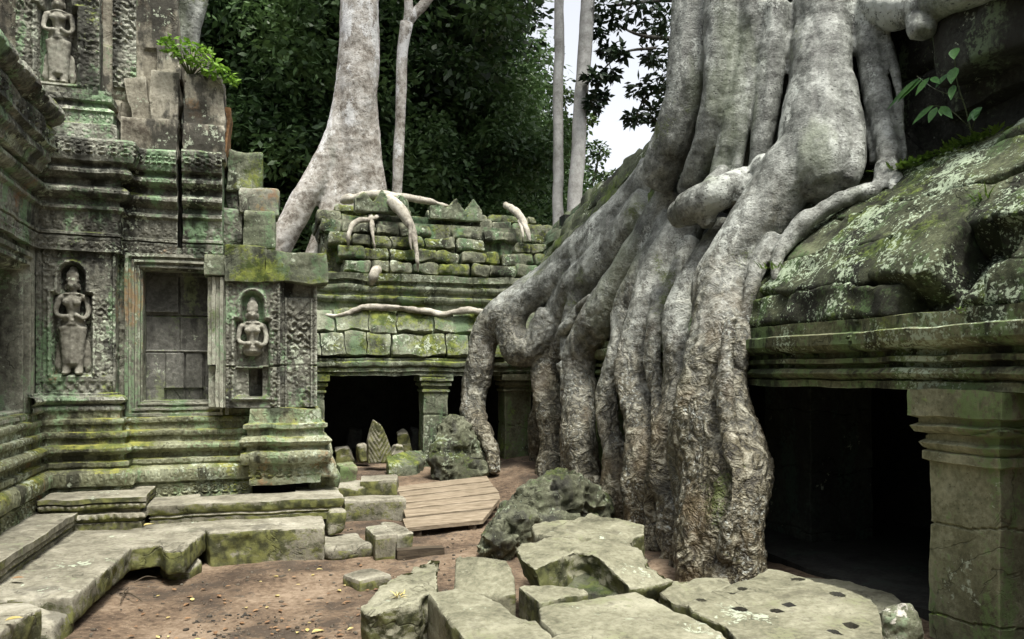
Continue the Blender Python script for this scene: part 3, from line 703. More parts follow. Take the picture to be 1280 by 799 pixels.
# right bay: jamb, panel with worn figure, pilaster strip
YR = 9.45
rf = on_front(YR)
m = MB(); WA = -.124
def rp_fn(A, Z):
    d = carved(per=.10, amp=.016)(A, Z) * (np.abs(A - WA) > .19)
    e = niche_depth(A, Z, WA, 1.62, 2.80, .185, .12); rim = np.exp(-((e + .025) / .018) ** 2) * .035
    d = np.where(e > 0, -.08 * np.clip(e / .02, 0, 1), d + rim)
    hole = (A > -.16) & (A < -.02) & (Z > 1.62) & (Z < 1.93); d = np.where(hole, -.22, d)
    edge = np.minimum(A + .405, .175 - A); d = np.where(edge < .035, .02, d)
    d = np.where(np.abs(Z - 1.96 - .01 * np.sin(A * 9)) < .008, -.03, d)
    return d + .01 * fbm(np.stack([A * 8, Z * 8, 0 * A], -1), 29, 3)
panel(m, rf, -.405, .175, 1.50, 2.94, rp_fn, .0125, side=.4)
wp = build('worn_figure_panel', m, S_SHRINE, shrine, angle=50)
# the torso that is left of the figure
mm_ = MB(); carve_figure(rf, WA, 1.62, 1.12, -.06, wp, S_FIG, legs=False, seed=9)
m = MB()
for i, (a, b, d) in enumerate([(-.60, -.555, .0), (-.556, -.515, .035), (-.516, -.47, .01), (-.471, -.43, .05), (-.431, -.404, .02)]): slabbox(m, (a, YR + .06 - d, 1.50 if i > 1 else 1.98), (b, YR + .5, 2.96), .05, .008)
slabbox(m, (-.60, YR + .12, 1.5), (-.515, YR + .5, 1.97), .05, .02)
m.rough(.007, 6, 31); build('door_jamb', m, S_PLAIN, shrine)
m = MB()
def strip_fn(A, Z):
    edge = np.minimum(A - .175, .585 - A); d = np.where(edge < .075, .0, -.035 + carved(per=.13, amp=.02)(A, Z)); d = np.where((edge > .03) & (edge < .045), -.02, d)
    d = np.where((Z > 2.76) & (edge > .05), -.10, d); d = np.where(np.abs(Z - 1.98) < .008, -.04, d)
    return d + .01 * fbm(np.stack([A * 8, Z * 8, 0 * A], -1), 33, 3)
panel(m, on_front(YR + .04), .178, .585, 1.50, 2.94, strip_fn, .0135, side=.8); build('corner_pilaster', m, S_SHRINE, shrine, angle=50)
m = MB(); bp = [(.02, .63), (.03, .86), (.10, .88), (.12, .95), (.12, 1.0), (.06, 1.02), (.06, 1.06), (.11, 1.08), (.13, 1.12), (.11, 1.16), (.05, 1.18), (.05, 1.25), (.09, 1.27), (.09, 1.31), (.04, 1.33), (.02, 1.48), (-.3, 1.5)]
sweep(m, [(-.13, 10.1), (-.13, YR), (.60, YR), (.60, 10.6)], bp, .022, .018, bands(band(.66, .86, .1, .02, 'ring'), band(.88, 1.0, .06, .02, 'petal'), band(1.08, 1.16, .05, .012, 'bead')))
m.rough(.025, 4, 35, 3); build('corner_base', m, S_BASE, shrine)
m = MB(); fpx(m, 281, 331, 308, 352, YR - .05, .7, s=41); fpx(m, 331, 409, 316, 352, YR - .06, .7, s=42); fpx(m, 255, 284, 318, 344, YR - .02, .3, s=43, amp=.015)
build('capstones', m, S_BACK, shrine)
# solid heart of the building
m = MB(); slabbox(m, (-6, 10.15, 0), (.56, 12.7, 3.2), .5, .02); slabbox(m, (-6, 10.2, 3.0), (-.6, 12.6, 4.3), .5, .02); slabbox(m, (-6, 4.0, 0), (-2.62, 10.3, 4.6), .5, .02); slabbox(m, (-6, 10.25, 4), (-1.05, 12.5, 8.5), .5, .02)
slabbox(m, (-6, 4.2, 4.0), (-3.12, 10.3, 8.5), .5, .02); build('masonry_core', m, S_DARK, shrine)

# loose stones of the tower's ruined edge
def single(name, m, mat, label, cat='stone block', group=None): return build(name, m, mat, None, label, cat, group)
TG = 'loose blocks stacked on the shrine corner'
for (a, b, c, d, Y, mat, lab, s, tp) in [
    (283, 327, 190, 236, 9.95, S_BACK, 'rough dark square block topmost on the ruined shrine corner', 51, None),
    (297, 349, 236, 266, 9.85, S_PLAIN, 'wide greenish block lying under the topmost rough block', 52, None),
    (304, 344, 265, 309, 9.80, S_BACK, 'tall pale green block standing upright on the capstones', 53, None),
    (276, 304, 262, 309, 9.95, S_SHRINE, 'carved baluster stump between the wall and the green upright block', 54, (1.15, 1.15)),
    (284, 299, 234, 263, 10.0, S_SHRINE, 'narrow brown stone wedged beneath the topmost rough block', 55, None)]:
    m = MB(); fpx(m, a, b, c, d, Y, .5, s=s, amp=.04, r=.03, taper=tp); single('stone_block', m, mat, lab, group=TG)

# terrace: pedestal, steps and ledges
m = MB(); sweep(m, [(-2.1, 8.80), (-1.17, 8.80), (-1.17, 9.6)], [(0, .30), (0, .39), (-.02, .40), (.012, .44), (.012, .48), (-.03, .495), (-.03, .52), (.01, .54), (.015, .58), (-.015, .59), (.03, .60), (.03, .645), (-.5, .652)], .018, .016,
                bands(band(.40, .49, .075, .022, 'petal'), band(.525, .59, .06, .016, 'petal')))
m.rough(.014, 5, 61, 3); single('stone_pedestal', m, S_LEDGE, 'low carved pedestal block at the foot of the left pilaster', 'pedestal')
m = MB(); sweep(m, [(-1.12, 9.55), (-1.12, 8.95), (.80, 8.93), (.80, 9.8)], [(0, .30), (0, .37), (-.015, .375), (.005, .40), (-.01, .42), (.02, .44), (.03, .525), (-.45, .54)], .02, .016, bands(band(.38, .43, .16, .01, 'petal'), band(.44, .53, .22, .008, 'petal')))
m.rough(.016, 3.2, 63, 4); single('stone_step', m, S_LEDGE, 'long straight stone step below the blind doorway', 'step')
m = MB(); sweep(m, [(-1.97, 4.0), (-1.79, 8.9), (-1.79, 8.98)], [(0, .30), (0, .36), (-.02, .37), (.02, .41), (.02, .45), (.04, .46), (.04, .515), (-.35, .525)], .02, .016, bands(band(.37, .45, .09, .012, 'petal')))
m.rough(.018, 3, 65, 3); single('stone_step', m, S_LEDGE, 'stone step with carved edge along the foot of the left wing', 'step')
def outline(pts): return [PZ(px, py, z) for px, py, z in pts]
def slab(name, pts, thick, mat, label, cat='stone slab', spread=0.0, vox=.020, amp=.03, sc=2.5, s=0, group=None, smooth=2, strata=0.0, down=None, extra=None):
    m = MB(); V, T = prism(outline(pts) if len(pts[0]) == 3 and pts[0][0] > 20 else pts, thick, spread, down); m.add(V, T=T)
    if extra: extra(m)
    V, Q, T = rockskin(m, vox, smooth, amp, sc, s, strata)
    return build(name, (V, Q, T), mat, None, label, cat, group)
Z = .335
slab('stone_ledge', [(-2.0, 3.6, Z), (-1.72, 3.6, Z), (-1.50, 5.72, Z), (-1.42, 6.02, Z-.01), (-1.52, 6.22, Z-.02), (-2.0, 6.3, Z)], .26, S_LEDGE, 'broken ledge slab nearest the viewer at the bottom left edge', 'ledge', s=71, amp=.018)
q = [PZ(91, 745, Z), PZ(130, 714, Z), PZ(164, 684, Z), PZ(198, 680, Z), PZ(208, 689, Z - .03), PZ(230, 688, Z - .03), PZ(245, 673, Z), PZ(257, 664, Z), PZ(258, 655, Z)]
slab('stone_ledge', [(-2.0, 6.33, Z), (-1.50, 6.28, Z)] + [tuple(p) for p in q] + [(-.72, 9.05, Z), (-2.0, 9.05, Z)], .21, S_LEDGE, 'wide ledge slab turning the inner corner of the terrace', 'ledge', s=72, amp=.018)
slab('stone_block', [(200, 704, .12), (222, 698, .15), (244, 694, .15), (252, 702, .10), (236, 716, .05), (212, 716, .05)], .12, S_LEDGE, 'small broken stone lying in the dirt under the terrace corner', 'stone block', s=73, amp=.03)
slab('stone_ledge', [tuple(PZ(261, 665, Z)), tuple(PZ(407, 658, Z)), (.62, 9.05, Z), (-.70, 9.05, Z)], .36, S_LEDGE, 'thick straight ledge block in front of the long step', 'ledge', s=74, amp=.016)
slab('stone_block', [(-1.62, 6.05, .26), (-1.36, 6.02, .2), (-1.30, 6.35, .2), (-1.45, 6.45, .27)], .22, S_LEDGE, 'small broken lump in the gap between two left ledge slabs', 'stone block', s=75, amp=.04)

# ------------------------------------------------------------------ gallery across the back
YB = 12.8
back = thing('rear_gallery', (2.8, 12.9, 0.3), 'mossy low gallery with dark doorway closing the far end of the court', 'gallery')
m = MB(); sweep(m, [(.4, YB), (5.0, YB)], [(-.45, 1.86), (0, 1.84), (0, 1.90), (.03, 1.91), (.03, 1.96), (.01, 1.97), (.05, 2.0), (.06, 2.06), (.02, 2.08), (.02, 2.12), (-.3, 2.13)], .03, .02, bands(band(1.97, 2.07, .07, .012, 'bead'), band(2.08, 2.12, .3, .01, 'petal')))
m.rough(.025, 3, 81, 3); build('lintel', m, S_BACK, back)
def row(m, x0, x1, y, z0, z1, lmin, lmax, dep, lean=0.0, s=0, amp=.025, jy=.03, r=.03, skip=0.0, seg=.06):
    x = x0; k = 0
    while x < x1:
        L = rng.uniform(lmin, lmax); 
        if x + L > x1 - lmin * .5: L = x1 - x
        if rng.random() >= skip:
            h = (z1 - z0) * rng.uniform(.93, 1.02)
            rblock(m, (x + L / 2, y + dep / 2 + rng.uniform(-jy, jy), (z0 + z1) / 2 + rng.uniform(-.012, .012)), (L - .014, dep, h), rotx(-lean) @ rotz(rng.uniform(-.06, .06)) @ roty(rng.uniform(-.035, .035)), r, seg, amp, 4.5, s)
        x += L; k += 1
m = MB(); row(m, .5, 4.6, YB - .03, 2.10, 2.47, .32, .58, .45, .30, 5, .05, .03, .025, 0, .045); row(m, .5, 4.6, YB + .10, 2.45, 2.83, .34, .6, .45, .42, 6, .05, .03, .025, 0, .045)
slabbox(m, (.5, 12.95, 2.1), (4.8, 13.6, 2.82), .2, .03)
build('eave_roof', m, S_BACK, back)
m = MB(); sweep(m, [(.4, 13.15), (5.2, 13.15)], [(0, 2.75), (.0, 3.02), (.04, 3.04), (.07, 3.09), (.07, 3.13), (.02, 3.15), (.02, 3.19), (.06, 3.21), (.09, 3.26), (.09, 3.30), (.04, 3.32), (.04, 3.36), (.11, 3.39), (.11, 3.50), (-.3, 3.53)], .03, .02,
                lambda S, Z: joints(9.0, .62, .03, .012, 3, 0)(S, Z) + .02 * fbm(np.stack([S * 3, Z * 3, S * 0], -1), 83, 2)); m.rough(.03, 3, 84, 3); build('cornice', m, S_BACK, back)
m = MB(); zz = 3.5; starts = [1.55, 1.5, 1.35, 1.2, 1.15, 1.5]; lens = [(.3, .55)] * 6
for k in range(6):
    h = [.20, .21, .20, .20, .19, .16][k]; y = 13.10 + .07 * k + .02 * k * k
    row(m, starts[k] - .35, 5.4 if k < 5 else 4.8, y, zz, zz + h, .26, .62 if k < 4 else .8, .6, .12 + .07 * k, 11 + k, .055, .07, .045, .03, .045); zz += h
slabbox(m, (.9, 13.55, 3.5), (5.4, 14.6, 4.45), .3, .03)
build('vault_roof', m, S_VAULT, back)
def crest(x0, x1, y, z, n, s):
    m = MB(); xs = np.linspace(x0, x1, n * 2 + 1); top = [z + (.26 if i % 2 else .12) * (1 + .3 * math.sin(i * 2.3 + s)) for i in range(len(xs))]
    V, T = prism([(x, y - .001 * 0, 0) for x in xs][:1] + [(0, 0, 0)] * 2, .1) if False else (None, None)
    pts = [(x, t) for x, t in zip(xs, top)] + [(x1, z - .08), (x0, z - .08)]
    bm = bmesh.new(); a = [bm.verts.new((x, y, t)) for x, t in pts]; b = [bm.verts.new((x, y + .2, t)) for x, t in pts]
    bm.faces.new(a); bm.faces.new(b[::-1]); nn = len(a)
    for i in range(nn): bm.faces.new((a[i], b[i], b[(i+1) % nn], a[(i+1) % nn]))
    bmesh.ops.recalc_face_normals(bm, faces=bm.faces); bmesh.ops.triangulate(bm, faces=bm.faces); bm.verts.index_update()
    m.add([v.co[:] for v in bm.verts], T=[[v.index for v in f.verts] for f in bm.faces]); bm.free()
    V, Q, T = rockskin(m, .025, 2, .03, 5, s); return build('crest_stone', (V, Q, T), S_BACK, back)
crest(1.45, 2.35, 13.5, 4.66, 3, 1); crest(2.72, 3.66, 13.55, 4.62, 3, 2)
def pillar(m, cx, cy, w, d, z0, z1, cap, base=None, s=0, seg=.03):
    path = [(cx, cy + d/2), (cx - w/2, cy + d/2), (cx - w/2, cy - d/2), (cx + w/2, cy - d/2), (cx + w/2, cy + d/2), (cx, cy + d/2)]
    prof = [(0, z0)] + [(0, z1 - cap[0][0] - .001)] + [(o, z1 - h) for h, o in cap]
    if base: prof = [(o, z0 + h) for h, o in base] + prof[1:]
    sweep(m, path, prof, seg, seg * .7, lambda S, Z: -.016 * (np.abs(((Z + s * .13 + .025 * np.sin(S * 5 + s) + .012 * np.sin(S * 13)) % .62) - .31) < .006) + .012 * fbm(np.stack([S * 3, Z * 3, S * 0 + s], -1), 7, 3))
cap = [(.30, 0), (.28, .025), (.25, .025), (.24, 0), (.20, .01), (.18, .045), (.14, .045), (.12, .02), (.10, .07), (0, .07)]
bcol = [(0, .05), (.10, .05), (.11, .02), (.16, .03), (.18, 0)]
for (cx, w, mat) in [(2.67, .40, S_BACK), (4.08, .46, S_PILLAR), (.72, .36, S_BACK)]:
    m = MB(); pillar(m, cx, YB + .22, w, .40, .25, 1.86, cap, bcol, cx); m.rough(.012, 4, 91, 3); build('pillar', m, mat, back)
m = MB(); slabbox(m, (.0, 15.2, 0), (7, 15.6, 3.4), .4, .02); slabbox(m, (.0, 13.1, 1.9), (5.2, 15.4, 2.1), .4, .02); slabbox(m, (-.2, 12.9, 0), (.56, 15.4, 3.3), .4, .02); slabbox(m, (.9, 14.3, 2.0), (5.6, 15.5, 4.4), .4, .02); m.rough(.02, 3, 93)
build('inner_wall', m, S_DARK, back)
m = MB(); slabbox(m, (.5, 12.75, -.1), (5, 15.3, .33), .2, .03); m.rough(.03, 3, 95); build('floor_slab', m, S_LEDGE, back)

# ------------------------------------------------------------------ gallery on the right, under the fig
XR = 4.45
right = thing('side_gallery', (5.2, 6.0, 0.1), 'lichen spotted stone gallery on the right with dark openings and one pale pillar', 'gallery')
m = MB(); sweep(m, [(XR, 12.75), (XR, .6)], [(-0.550, 1.79), (0.060, 1.775), (0.060, 1.83), (0.026, 1.84), (0.085, 1.86), (0.111, 1.89), (0.085, 1.925), (0.009, 1.935), (0.009, 1.96), (0.085, 1.975), (0.085, 2.01), (0.018, 2.02), (0.018, 2.055), (0.128, 2.08), (0.162, 2.12), (0.162, 2.20), (0.094, 2.215), (0.094, 2.31), (-.3, 2.33)],
                .022, .016, lambda S, Z: .02 * fbm(np.stack([S * 2, Z * 4, S * 0], -1), 103, 3) - .02 * (np.abs((S % 1.7) - .85 - .02 * np.sin(Z * 40)) < .008) - .09 * ((np.hypot((S - 6.72), (Z - 2.065)) < .028) | (np.hypot(S - 7.1, Z - 2.06) < .03)))
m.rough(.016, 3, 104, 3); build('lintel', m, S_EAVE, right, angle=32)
rp = [(4.36, 2.30), (4.46, 2.60), (4.76, 2.96), (5.22, 3.36), (5.76, 3.74), (6.2, 4.0)]
m = MB(); rr = np.random.default_rng(5)
for k in range(5):
    a = np.array(rp[k]); b = np.array(rp[k+1]); d = b - a; L = np.linalg.norm(d); d /= L; nrm = np.array([-d[1], d[0]])
    ycuts = [[9.6, 7.4, 6.1, 4.72, 4.05, 3.3, 1], [9.9, 8.2, 6.6, 5.15, 4.45, 3.9, 2.6, 1], [9.6, 7.8, 6.0, 4.3, 2.6, 1], [9.6, 7.6, 5.6, 4.0, 2.2, 1], [9.4, 7.2, 5.2, 3.6, 1]][k]
    for j, (y1, y0) in enumerate(zip(ycuts[:-1], ycuts[1:])):
        gone = .34 if (k, j) in ((0, 3), (1, 4)) else 0             # where stones have fallen out only the core shows
        c = (a + b) / 2 - nrm * (.21 + gone) + nrm * rr.uniform(-.03, .05)
        R = np.array([[0, d[0], nrm[0]], [1, 0, 0], [0, d[1], nrm[1]]])
        R = R @ rotz(rr.uniform(-.012, .012)) @ roty(rr.uniform(-.012, .012))
        rblock(m, (c[0], (y0 + y1) / 2, c[1]), (y1 - y0 - .03, L - .012, .44), R, .04, .034, .075, 2.6, 7 * k + j, nmax=90)
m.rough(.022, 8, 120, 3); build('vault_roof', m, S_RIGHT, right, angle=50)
# higher wall behind the ledge of the vault
m = MB(); sweep(m, [(6.42, 9.5), (6.42, .8)], [(0, 3.6), (0, 8)], .06, .06, joints(.55, 1.5, .05, .02, 7, .16)); m.rough(.06, 2, 107, 3)
for (y0, y1, z0, z1, x, s) in [(4.35, 6.0, 4.62, 5.25, 6.05, 1), (3.0, 4.4, 4.9, 5.5, 6.0, 2), (4.7, 5.6, 5.2, 5.9, 6.1, 3), (3.2, 4.75, 5.45, 6.2, 6.02, 4), (3.4, 4.4, 4.1, 4.7, 6.25, 5)]:
    rblock(m, (x + .35, (y0 + y1) / 2, (z0 + z1) / 2), (.8, y1 - y0, z1 - z0), rotx(.05 * s - .12), .07, .07, .09, 2, s + 60)
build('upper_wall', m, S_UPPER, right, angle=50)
# sagging end of the roof, courses running down towards the corner
m = MB(); lo0, lo1 = PX(640, 395, 4.5), np.array([4.55, 8.6, 3.0]); hi0, hi1 = PX(688, 286, 4.95), PX(872, 124, 5.55)
K = 8
for k in range(K):
    a0 = lo0 + (hi0 - lo0) * k / K; a1 = lo1 + (hi1 - lo1) * k / K; b0 = lo0 + (hi0 - lo0) * (k+1) / K; b1 = lo1 + (hi1 - lo1) * (k+1) / K
    t = -.06; n = 0
    while t < 1:
        w = rr.uniform(.07, .14); t1 = min(1.0, t + w)
        p = [a0 + (a1-a0)*t, a0 + (a1-a0)*t1, b0 + (b1-b0)*t1, b0 + (b1-b0)*t]
        c = sum(p) / 4; u = p[1] - p[0]; L = np.linalg.norm(u); u /= L; v = (p[3] - p[0]); v -= u * v.dot(u); W = np.linalg.norm(v); v /= W; nn = np.cross(u, v)
        if nn[0] > 0: nn = -nn
        bulge = .14 * math.sin(math.pi * (k + .5) / K)
        rblock(m, c + nn * (rr.uniform(-.03, .03) - .2 + bulge), (L - .012, W * 1.04, .45), np.stack([u, v, nn], 1), .04, .06, .05, 3, 200 + k); t = t1; n += 1
build('sunken_roof', m, stone('sunken_roof_stone', (0.03, 0.035, 0.025), (0.075, 0.085, 0.055), (0.16, 0.18, 0.12), moss=((.035, .055, .014), (.10, .14, .03)), moss_t=.53, lichen_t=.66, off=5.1, bump=1, green=(.1, .15, .09)), right, angle=50)
def right_pillar(y0, y1, x0, mat, zc=1.785, base=.0, cp=True):
    m = MB(); w = y1 - y0; cp = [(0, 0)] if not cp else [(.50, 0), (.485, .035), (.43, .035), (.42, .01), (.40, .035), (.37, .05), (.345, .02), (.31, .02), (.29, .07), (.25, .09), (.23, .05), (.20, .05), (.18, .10), (0, .10)]
    pillar(m, x0 + w / 2, (y0 + y1) / 2, w, w, base, zc if len(cp) > 1 else 2.1, cp, None, .4, .018)
    m.rough(.016, 4, 110, 3); return build('pillar', m, mat, right)
right_pillar(3.88, 4.43, 4.40, S_PILLAR); right_pillar(6.86, 7.62, 5.3, stone('shade_dark_pillar_stone', (.02, .022, .019), (.05, .056, .046), (.1, .12, .095), off=2.4, green=(.06, .1, .075), green_t=.5, moss_t=.72, lichen_t=.7), cp=False); right_pillar(10.35, 10.85, 4.45, S_PILLAR); right_pillar(8.3, 8.8, 4.5, S_DARK); right_pillar(1.6, 2.2, 4.42, S_DARK)  # second pillar's stone is darkened in colour to stand for the shade inside
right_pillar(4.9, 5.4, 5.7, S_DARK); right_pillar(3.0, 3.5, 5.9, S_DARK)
m = MB(); slabbox(m, (7.0, .4, -.2), (7.4, 13, 6.5), .5, .02); slabbox(m, (4.85, .4, 2.05), (7.2, 12.6, 2.2), .5, .02); slabbox(m, (4.5, .2, -.2), (7.4, .6, 4), .5, .02); slabbox(m, (5.15, .6, 2.15), (7.1, 12.6, 2.75), .4, .02); slabbox(m, (5.6, .6, 2.7), (7.1, 12.6, 3.6), .4, .02); slabbox(m, (6.6, .6, 3.4), (7.1, 9.4, 7.5), .4, .02)
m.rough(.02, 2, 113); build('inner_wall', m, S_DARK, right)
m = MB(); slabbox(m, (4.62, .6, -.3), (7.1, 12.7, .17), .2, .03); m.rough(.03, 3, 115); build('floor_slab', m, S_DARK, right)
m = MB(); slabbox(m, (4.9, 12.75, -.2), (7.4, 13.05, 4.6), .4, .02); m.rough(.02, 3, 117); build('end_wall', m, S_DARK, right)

# ------------------------------------------------------------------ the strangler fig
fig_tubes = []          # (part, control points as x,y,z,r)
def rX(part, pts): fig_tubes.append((part, [(*PX(a, b, X), r * 1.07 * TX(a, X) / F) for a, b, X, r in pts]))
def rT(part, pts): fig_tubes.append((part, [(*PT(a, b, t), r * t / F) for a, b, t, r in pts]))
# trunk and its flutes
rT(0, [(985, -700, 9.9, 80), (975, -300, 9.9, 78), (968, -50, 9.9, 76), (965, 60, 9.9, 78), (955, 160, 9.9, 84), (940, 250, 10.0, 80)])
rT(0, [(885, -600, 9.5, 34), (876, -100, 9.4, 30), (869, 0, 9.4, 27), (860, 100, 9.35, 26), (843, 170, 9.5, 27), (820, 225, 9.9, 28)])
rT(0, [(918, -300, 9.0, 26), (905, 0, 9.0, 23), (902, 70, 8.95, 21), (893, 130, 8.98, 19), (880, 190, 9.15, 18), (862, 240, 9.5, 18)])
rT(0, [(955, -300, 9.0, 34), (948, 0, 8.95, 33), (948, 80, 8.95, 29)])
rT(0, [(938, 50, 8.85, 17), (918, 140, 8.85, 14), (903, 195, 8.88, 12), (893, 232, 8.95, 11)])
rT(0, [(946, 90, 8.8, 14), (926, 160, 8.8, 11), (922, 200, 8.8, 8), (916, 232, 8.8, 8)])
rT(0, [(970, 10, 8.75, 21), (963, 105, 8.68, 17), (954, 160, 8.66, 14), (948, 210, 8.66, 12)])
rT(0, [(1045, -300, 8.8, 44), (1030, 0, 8.65, 41), (1026, 60, 8.5, 38), (1024, 120, 8.35, 41), (1024, 170, 8.2, 46), (1030, 212, 7.98, 43), (1038, 236, 7.85, 30)])
rT(0, [(1045, 100, 8.25, 22), (1058, 155, 8.05, 22), (1064, 200, 7.85, 20), (1058, 230, 7.75, 14)])
# collar where the flutes meet
rT(1, [(936, 224, 8.55, 17), (920, 232, 8.48, 21), (890, 246, 8.52, 25), (868, 258, 8.7, 22), (848, 268, 9.1, 16)])
rT(1, [(953, 200, 8.5, 10), (952, 209, 8.4, 17), (951, 216, 8.38, 15)])
rT(1, [(905, 215, 8.75, 12), (888, 238, 8.6, 14), (880, 262, 8.6, 15), (888, 282, 8.6, 12)])
n_ = 2
def root(kind, pts):
    global n_
    (rX if kind == 'X' else rT)(n_, pts); n_ += 1
def strand(pts): rX(n_ - 1, pts)
root('X', [(825, 215, 5.1, 28), (797, 252, 4.95, 27), (745, 305, 4.62, 27), (692, 350, 4.38, 24), (655, 372, 3.92, 20), (627, 390, 3.58, 18), (607, 418, 3.36, 17), (597, 455, 3.24, 16), (594, 490, 3.2, 15.5), (599, 525, 3.2, 13), (609, 555, 3.22, 9), (618, 590, 3.25, 7)])
root('X', [(780, 290, 4.78, 28), (720, 338, 4.48, 24), (672, 365, 4.05, 19), (645, 388, 3.76, 18), (639, 415, 3.68, 19), (650, 436, 3.76, 21), (670, 428, 3.98, 21), (690, 395, 4.2, 20)])
root('X', [(815, 260, 4.9, 28), (768, 318, 4.72, 28), (728, 362, 4.5, 27), (702, 402, 4.35, 23), (687, 450, 4.2, 19), (686, 500, 4.15, 17), (689, 550, 4.1, 16), (692, 600, 4.08, 18), (690, 660, 4.05, 22)])
root('X', [(738, 372, 4.28, 5), (722, 386, 4.2, 5.5), (717, 402, 4.16, 5), (702, 415, 4.12, 6), (696, 425, 4.1, 5)])
root('X', [(850, 240, 5.0, 26), (816, 300, 4.8, 27), (780, 355, 4.55, 26), (746, 405, 4.3, 23), (724, 450, 4.13, 20), (722, 500, 4.08, 19), (728, 560, 4.03, 20), (733, 610, 3.98, 20), (735, 670, 3.92, 24)])
root('X', [(704, 455, 4.12, 8), (711, 520, 4.02, 9), (711, 590, 3.96, 10), (708, 630, 3.9, 13), (700, 680, 3.8, 15)])
root('X', [(782, 390, 4.36, 14), (768, 440, 4.25, 13), (760, 490, 4.18, 14), (765, 560, 4.1, 16), (768, 620, 4.02, 19), (762, 690, 3.92, 22)])
root('X', [(848, 275, 4.92, 24), (816, 330, 4.66, 22), (790, 372, 4.45, 18), (776, 402, 4.33, 13), (770, 430, 4.3, 9)])
root('X', [(872, 250, 5.0, 22), (845, 305, 4.78, 23), (818, 355, 4.52, 23), (799, 415, 4.3, 22), (797, 480, 4.18, 23), (803, 550, 4.08, 24), (806, 620, 3.98, 23), (798, 690, 3.92, 20)])
root('X', [(908, 280, 4.92, 15), (880, 325, 4.62, 16), (860, 365, 4.42, 16), (848, 410, 4.28, 18), (842, 470, 4.18, 18), (838, 540, 4.08, 19), (834, 600, 3.98, 21), (842, 650, 3.92, 13), (850, 715, 3.88, 9)])
root('X', [(1015, 190, 5.35, 40), (965, 248, 4.98, 36), (928, 305, 4.66, 31), (905, 350, 4.46, 32), (897, 400, 4.3, 35), (895, 460, 4.18, 39), (893, 530, 4.08, 42), (896, 600, 3.98, 46), (899, 660, 3.92, 49), (900, 740, 3.86, 52)])
strand([(872, 440, 4.15, 18), (868, 540, 4.02, 22), (866, 640, 3.92, 26), (862, 730, 3.84, 26)])
strand([(920, 470, 4.15, 18), (928, 560, 4.03, 22), (932, 640, 3.94, 24), (936, 740, 3.88, 24)])
strand([(896, 500, 4.0, 24), (898, 600, 3.88, 28), (902, 690, 3.78, 26), (905, 750, 3.72, 26)])
strand([(842, 690, 3.84, 14), (815, 730, 3.66, 9)])
root('X', [(969, 298, 4.78, 11), (946, 335, 4.56, 10), (932, 368, 4.42, 10), (928, 402, 4.36, 9), (934, 440, 4.33, 8.5), (938, 480, 4.31, 8.5), (942, 540, 4.25, 9), (944, 610, 4.2, 9), (942, 710, 4.05, 9)])
root('X', [(1107, 205, 5.72, 12), (1098, 236, 5.6, 12), (1070, 243, 5.38, 10.5), (1040, 256, 5.2, 10.5), (1010, 275, 5.0, 11), (985, 300, 4.82, 10), (970, 325, 4.66, 9), (965, 352, 4.55, 6)])
root('X', [(1105, -300, 6.3, 20), (1086, -60, 6.15, 19), (1086, 17, 6.05, 18), (1092, 90, 6.0, 16), (1103, 150, 5.92, 15), (1110, 190, 5.82, 14), (1108, 212, 5.72, 12)])
strand([(1108, 206, 5.74, 9), (1113, 228, 5.64, 6.5), (1117, 244, 5.56, 5)]); strand([(1112, 205, 5.74, 8), (1122, 225, 5.7, 7), (1123, 240, 5.66, 5)])
root('X', [(1078, 90, 6.0, 5), (1086, 140, 5.92, 5), (1091, 205, 5.75, 5)])
root('X', [(1098, 20, 6.1, 7), (1111, 60, 6.08, 5.5), (1124, 110, 6.04, 5), (1128, 160, 6.0, 4), (1131, 205, 5.9, 3)])
root('X', [(1060, 10, 6.5, 30), (1100, 8, 6.15, 27), (1140, 10, 6.0, 22), (1190, -2, 5.95, 20), (1250, -22, 5.9, 19), (1330, -60, 5.85, 18)])
strand([(1150, 20, 5.95, 14), (1153, 34, 5.88, 16), (1153, 44, 5.86, 13)])
root('X', [(826, 360, 4.5, 12), (820, 410, 4.3, 11), (820, 470, 4.16, 10), (822, 540, 4.05, 11), (820, 620, 3.95, 13), (818, 690, 3.88, 15)])
root('X', [(864, 300, 4.85, 12), (845, 350, 4.6, 12), (826, 395, 4.4, 11), (816, 450, 4.25, 9)])
root('X', [(760, 300, 4.72, 14), (738, 345, 4.5, 13), (722, 372, 4.36, 11), (712, 410, 4.25, 10), (706, 450, 4.15, 8)])
root('X', [(880, 420, 4.12, 8), (874, 480, 3.98, 9), (878, 540, 3.86, 9), (870, 600, 3.78, 10), (874, 660, 3.72, 9), (868, 720, 3.66, 9)])
root('X', [(912, 400, 4.12, 9), (914, 470, 3.98, 9), (908, 540, 3.84, 10), (914, 620, 3.76, 9), (910, 700, 3.7, 10)])
root('X', [(744, 600, 3.98, 9), (752, 650, 3.9, 11), (750, 700, 3.8, 12)])
root('X', [(822, 600, 3.9, 8), (826, 650, 3.82, 7), (834, 705, 3.78, 6)])
root('X', [(690, 480, 4.2, 12), (672, 540, 4.2, 9), (668, 600, 4.15, 8)])
def pp(kind, pts): return pts
fig = thing('strangler_fig', (5.3, 7.6, 0.1), 'huge grey strangler fig with thick roots pouring over the right gallery wall', 'tree')
m = MB(); lines = []
for i, (part, pts) in enumerate(fig_tubes):
    lines.append((part, tube(m, pts, 16, .05, .06, i)))
def sway(v):
    lo_ = np.clip((3.2 - v[:, 2]) / 1.4, 0, 1) * np.clip((v[:, 2] - .1) / .6, 0, 1)
    d = np.stack([.05 * np.sin(v[:, 2] * 3.1 + v[:, 1] * 2.7), .07 * np.sin(v[:, 2] * 2.6 + v[:, 1] * 3.3 + 1.0) + .05 * np.sin(v[:, 2] * 5.3 - v[:, 1] * 4.1), 0 * v[:, 2]], -1)
    return v + d * lo_[:, None]
m.warp(sway)
